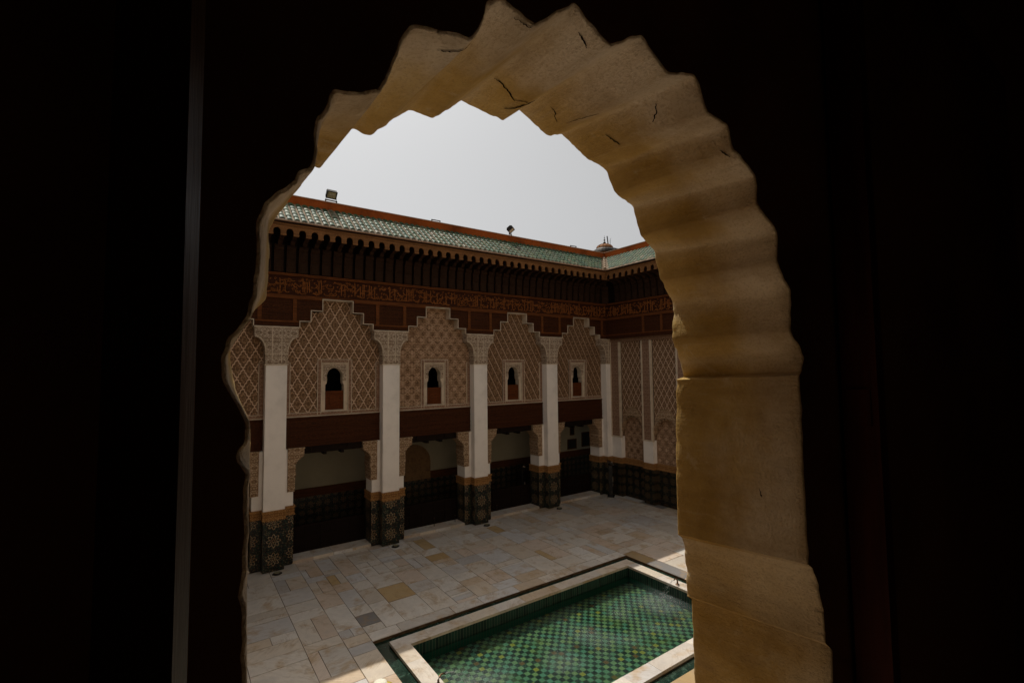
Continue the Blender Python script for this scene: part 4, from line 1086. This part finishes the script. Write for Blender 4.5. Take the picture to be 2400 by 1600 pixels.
# ------------------------------------------------------------------ things on the roofs
def floodlight(u, yawd, tilt, lab):
    t = thing('floodlight', (u, 17.56, 12.475), lab, 'floodlight', 'floodlights on the parapet')
    T = TR((u, 17.56, 12.475)) @ Matrix.Rotation(R(yawd), 4, 'Z') @ Matrix.Scale(1.12, 4)
    b = MB(); b.box(-.19, .19, -.02, .02, .055, .085).box(-.19, -.16, -.02, .02, 0, .055).box(.16, .19, -.02, .02, 0, .055); b.build('mounting_bar', M['metal'], t, T)
    b = MB(); b.tube([(-.165, 0, .08), (-.165, 0, .27)], .008, 6).tube([(.165, 0, .08), (.165, 0, .27)], .008, 6); b.build('yoke', M['metal'], t, T)
    H = T @ TR((0, 0, .28)) @ Matrix.Rotation(R(tilt), 4, 'X')
    b = MB(); b.prism_x([(-.06, -.12), (.02, -.14), (.07, -.10), (.07, .10), (.02, .14), (-.06, .12)], -.15, .15)
    for z0, z1 in ((.10, .13), (-.13, -.10)): b.box(-.16, .16, -.085, -.06, z0, z1)
    for s in (-1, 1): b.box(s * .145 - .015, s * .145 + .015, -.085, -.06, -.10, .10)
    for i in range(6): b.box(-.12 + i * .045, -.105 + i * .045, .07, .10, -.09, .09)
    hs_ = b.build('housing', M['metal'], t, H, bevel=.004)
    b = MB(); b.box(-.13, .13, -.072, -.062, -.10, .10); b.build('lamp_glass', M['lampglass'], hs_, H)
    b = MB(); b.tube([(-.07, -.066 - .012, 0), (.07, -.066 - .012, 0)], .012, 8); b.build('lamp_tube', M['buff'], hs_, H)
floodlight(4.40, 4, 38, 'dark floodlight tilted on the parapet, nearer one above the left end of the tiles')
floodlight(12.30, 40, 52, 'dark floodlight tilted on the parapet, farther one seen sideways')
for u, lab in ((8.56, 'low dark metal bar bracket on the parapet between the two floodlights'), (16.15, 'low dark metal bar bracket on the parapet near the roof corner')):
    b = MB(); b.box(-.2, .2, -.02, .02, .06, .09).box(-.2, -.17, -.02, .02, 0, .06).box(.17, .2, -.02, .02, 0, .06)
    o = b.build('parapet_bracket', M['metal'], None, TR((u, 17.56, 12.475))); tag(o, lab, 'bracket', 'low brackets on the parapet')
# lantern dome of a roof beyond
DC = Vector((31.40, 30.0, 16.2))
dm = thing('rooftop_lantern', (31.4, 30, 12.0), 'small ribbed dome with a ball finial rising behind the roof corner', 'dome')
b = MB(); b.lathe([(1.0, -4.2), (1.0, .52)], DC, 16); b.build('drum', M['dome'], dm)
b = MB(); b.lathe([(1.12, .50), (1.16, .58), (1.05, .80), (.82, .94), (.80, .97)], DC, 24); b.box(31.9, 32.95, 29.6, 30.4, 16.85, 17.32); b.build('lantern_eave', M['metal'], dm)
b = MB()
prof = [(.74, .96)] + [(.74 * math.cos(a) + .01, .96 + .46 * math.sin(a)) for a in [i * math.pi / 2 / 8 for i in range(1, 9)]]
b.lathe(prof, DC, 24); b.build('ribbed_dome', M['dome'], dm, smooth=True)
b = MB()
for k in range(12):
    a = 2 * math.pi * k / 12; b.tube([(DC.x + (r + .012) * math.cos(a), DC.y + (r + .012) * math.sin(a), DC.z + z + .01) for r, z in prof[:-1]], .03, 5)
b.build('dome_rib', M['dome'], dm)
b = MB(); zc = 17.6
b.tube([(DC.x, DC.y, zc - .05), (DC.x, DC.y, zc + .82)], [.03, .012], 6)
for z, r in ((.12, .135), (.38, .085), (.58, .055)): b.lathe([(.01, -r), (r * .7, -r * .7), (r, 0), (r * .7, r * .7), (.01, r)], (DC.x, DC.y, zc + z), 12)
b.build('finial', M['metal'], dm, smooth=True)
for x, z1, r, lab, kink in ((32.28, 18.57, .05, 'thick dark aerial pole standing behind the roof corner', 0), (32.55, 18.45, .022, 'thin bent aerial rod right of the thick pole', .12)):
    b = MB(); b.tube([(x - (.1 if not kink else 0), 30.4, z1), (x, 30.4, 17.9), (x + .06, 30.4, 16.0), (x + .06, 30.4, 12.1)] if not kink else [(x + kink, 30.4, z1), (x + .02, 30.4, 18.25), (x, 30.4, 17.5), (x, 30.4, 12.1)], r, 8)
    tag(b.build('aerial_pole', M['metal']), lab, 'aerial')
b = MB(); b.box(-60, 90, 22.2, 90, 3.5, 4.0).box(24.2, 90, -40, 22.2, 3.5, 4.0); struct(b.build('ground', M['roofflat'], weld=False))
b = MB(); b.box(27, 36, 27.5, 34, 4.0, 12.05); tag(b.build('neighbouring_building', M['dome']), 'plain ochre building under the lantern dome behind the roof corner', 'building')

# ------------------------------------------------------------------ small things in the court
for k, u in enumerate(PIL[1:5]):
    t = thing('floor_uplight', (u + .08, 17.03, 0), ['black floor lamp at the foot of the nearest tiled pillar', 'black floor lamp at the foot of the second tiled pillar', 'black floor lamp at the foot of the third tiled pillar', 'black floor lamp at the foot of the farthest free pillar'][k], 'uplight', 'floor lamps at the pillar feet')
    T = TR((u + .08, 17.03, 0))
    b = MB(); b.lathe([(.12, .0), (.12, .04), (.10, .055)], (0, 0, 0), 14); b.box(-.14, .14, -.03, .03, .0, .035); b.build('lamp_body', M['metal'], t, T)
    b = MB(); b.lathe([(.085, .054), (.07, .062)], (0, 0, 0), 14); b.build('lamp_lens', M['lampglass'], t, T)
for (x, y, zb, yw, lab) in ((17.93, 17.06, 0, 38, 'black free-standing stand with pale marks, before the tiled corner'), (13.78, 18.85, .02, 20, 'black free-standing stand in the gallery shade beside the farthest free pillar')):
    t = thing('display_stand', (x, y, zb), lab, 'stand', 'black stands'); T = TR((x, y, zb)) @ Matrix.Rotation(R(yw), 4, 'Z')
    b = MB(); b.box(-.19, .19, -.17, .17, 0, .06).box(-.15, .15, -.10, .10, .06, 1.55); b.build('stand_body', M['stand'], t, T, bevel=.012)
    b = MB(); b.prism_x([(-.20, 1.55), (.16, 1.74), (.16, 1.80), (-.20, 1.62)], -.21, .21); b.build('sloping_top', M['stand'], t, T, bevel=.01)
    b = MB(); b.prism_x([(-.11, 1.675), (-.03, 1.716), (-.03, 1.722), (-.11, 1.681)], -.05, .05); b.build('top_mark', M['buff'], t, T)
    b = MB(); b.prism([(-.07, .72), (.08, .74), (.06, .90), (.02, .92), (.02, .98), (-.03, .97), (-.05, .90)], -.112, -.103) ; b.prism([(-.02, .52), (.03, .53), (.02, .66), (-.02, .66)], -.111, -.103); b.build('front_mark', M['buff'], t, T)  # small pale shapes on the front and top of the stand
for x, y, h, lab in ((8.67, 17.98, .30, 'short thin metal post on the threshold, nearest of three'), (9.62, 17.98, .24, 'short thin metal post on the threshold close to the third pillar'), (11.85, 18.2, .24, 'short thin metal post on the threshold beyond the third pillar')):
    t = thing('threshold_post', (x, y, .10), lab, 'post', 'thin posts on the thresholds')
    b = MB(); b.tube([(x, y, .10), (x, y, .10 + h)], .012, 8); b.build('post_rod', M['metal'], t)
    b = MB(); b.lathe([(.004, -.025), (.022, -.01), (.022, .01), (.004, .025)], (x, y, .12 + h), 10); b.build('post_knob', M['bronze'], t, smooth=True)

# person beside the pool, only the hat reaches into the picture
PX, PY = 2.60, 7.20
per_ = thing('person', (PX, PY, 0), 'person in a white shirt under a straw hat at the bottom edge', 'person')
def skin_obj(name, verts, edges, radii, root, mat, parent, T):
    me = bpy.data.meshes.new(name); me.from_pydata(verts, edges, []); me.materials.append(mat)
    o = put(name, me, parent, T); m1 = o.modifiers.new('skin', 'SKIN'); m1.use_smooth_shade = True
    for i, r in enumerate(radii): me.skin_vertices[0].data[i].radius = (r, r) if not isinstance(r, tuple) else r
    for i in range(len(verts)): me.skin_vertices[0].data[i].use_root = i == root
    m2 = o.modifiers.new('sub', 'SUBSURF'); m2.levels = 2; m2.render_levels = 2
    return o
TP = TR((PX, PY, 0)) @ Matrix.Rotation(R(-60), 4, 'Z')
bv = [(0, 0, .95), (0, .01, 1.12), (0, .01, 1.30), (0, 0, 1.44), (0, -.01, 1.50), (0, -.03, 1.56), (0, -.03, 1.64)]
be = [(i, i + 1) for i in range(6)]; br = [(.15, .11), (.13, .10), (.16, .115), (.12, .09), .055, (.075, .085), (.078, .095)]
def chain(pts, rads, frm):
    k = frm
    for p, r in zip(pts, rads): bv.append(p); br.append(r); be.append((k, len(bv) - 1)); k = len(bv) - 1
    return k
for s in (-1, 1):
    chain([(s * .10, 0, .86), (s * .105, -.02, .50), (s * .11, .02, .09), (s * .115, -.13, .035)], [.085, .058, .042, .036], 0)
    wr = chain([(s * .19, .01, 1.40), (s * .25, .03, 1.12), (s * .25, -.05, .88), (s * .25, -.07, .80)], [.058, .042, .030, .026], 3)
    for q in range(4): chain([(s * (.25 - .004), -.095 + q * .022, .735), (s * (.242), -.105 + q * .022, .69 - (.008 if q in (1, 2) else 0)), (s * .232, -.10 + q * .022, .665 - (.01 if q in (1, 2) else 0))], [.0095, .0085, .0075], wr)
    chain([(s * .235, -.11, .775), (s * .225, -.125, .74)], [.0095, .008], wr)
skin_obj('body', bv, be, br, 0, M['skin'], per_, TP)
b = MB(); seg = 20
for prof_ in ([(.165, .98), (.155, 1.12), (.182, 1.30), (.165, 1.42), (.075, 1.49)],):
    rg = [[(r * 1.16 * math.cos(2 * math.pi * k / seg), .005 + r * .84 * math.sin(2 * math.pi * k / seg), z) for k in range(seg)] for r, z in prof_]
    for A, B in zip(rg, rg[1:]):
        for k in range(seg): b.face([A[k], A[(k + 1) % seg], B[(k + 1) % seg], B[k]], [(0, 0)] * 4)
for s in (-1, 1): b.tube([(s * .165, .008, 1.405), (s * .215, .02, 1.27), (s * .245, .03, 1.14)], [.074, .068, .062], 12)
b.build('shirt', M['shirt'], per_, TP, smooth=True)
b = MB()
for s in (-1, 1): b.tube([(s * .085, 0, 1.0), (s * .10, 0, .86), (s * .105, -.02, .50), (s * .11, .015, .12)], [.115, .108, .078, .066], 14)
b.build('trousers', M['trousers'], per_, TP, smooth=True)
b = MB()
for s in (-1, 1): b.prism_x([(.07, 0), (.07, .08), (.0, .10), (-.10, .07), (-.19, .045), (-.20, 0)], s * .115 - .045, s * .115 + .045)
b.build('shoes', M['bronze'], per_, TP, bevel=.01)
b = MB(); b.lathe([(.001, -.125), (.078, -.11), (.092, -.05), (.098, .0), (.085, .055), (.04, .085), (.001, .09)], (0, -.005, 1.665), 16); b.build('hair', M['hair'], per_, TP, smooth=True)
b = MB()
b.lathe([(.004, -.02), (.016, -.012), (.014, .01), (.004, .03)], (0, -.135, 1.60), 8)
for s in (-1, 1): b.lathe([(.003, -.012), (.013, 0), (.003, .012)], (s * .034, -.118, 1.635), 8); b.lathe([(.004, -.03), (.018, -.01), (.018, .015), (.004, .03)], (s * .088, -.02, 1.61), 8)
b.build('face_features', M['skin'], per_, TP, smooth=True)
hat = thing('straw_hat', (PX, PY, 1.66), 'straw hat with yellow brim and pale crown at the bottom edge beside the pool', 'hat')
b = MB(); b.lathe([(.10, .000), (.16, .004), (.205, -.012), (.21, -.008), (.16, .010), (.10, .012)], (0, -.02, 1.685), 32); b.build('hat_brim', M['straw'], hat, TP, smooth=True)
b = MB(); b.lathe([(.112, .0), (.110, .05), (.100, .085), (.07, .105), (.03, .108), (.001, .104)], (0, -.02, 1.69), 28); b.build('hat_crown', M['straw_w'], hat, TP, smooth=True)
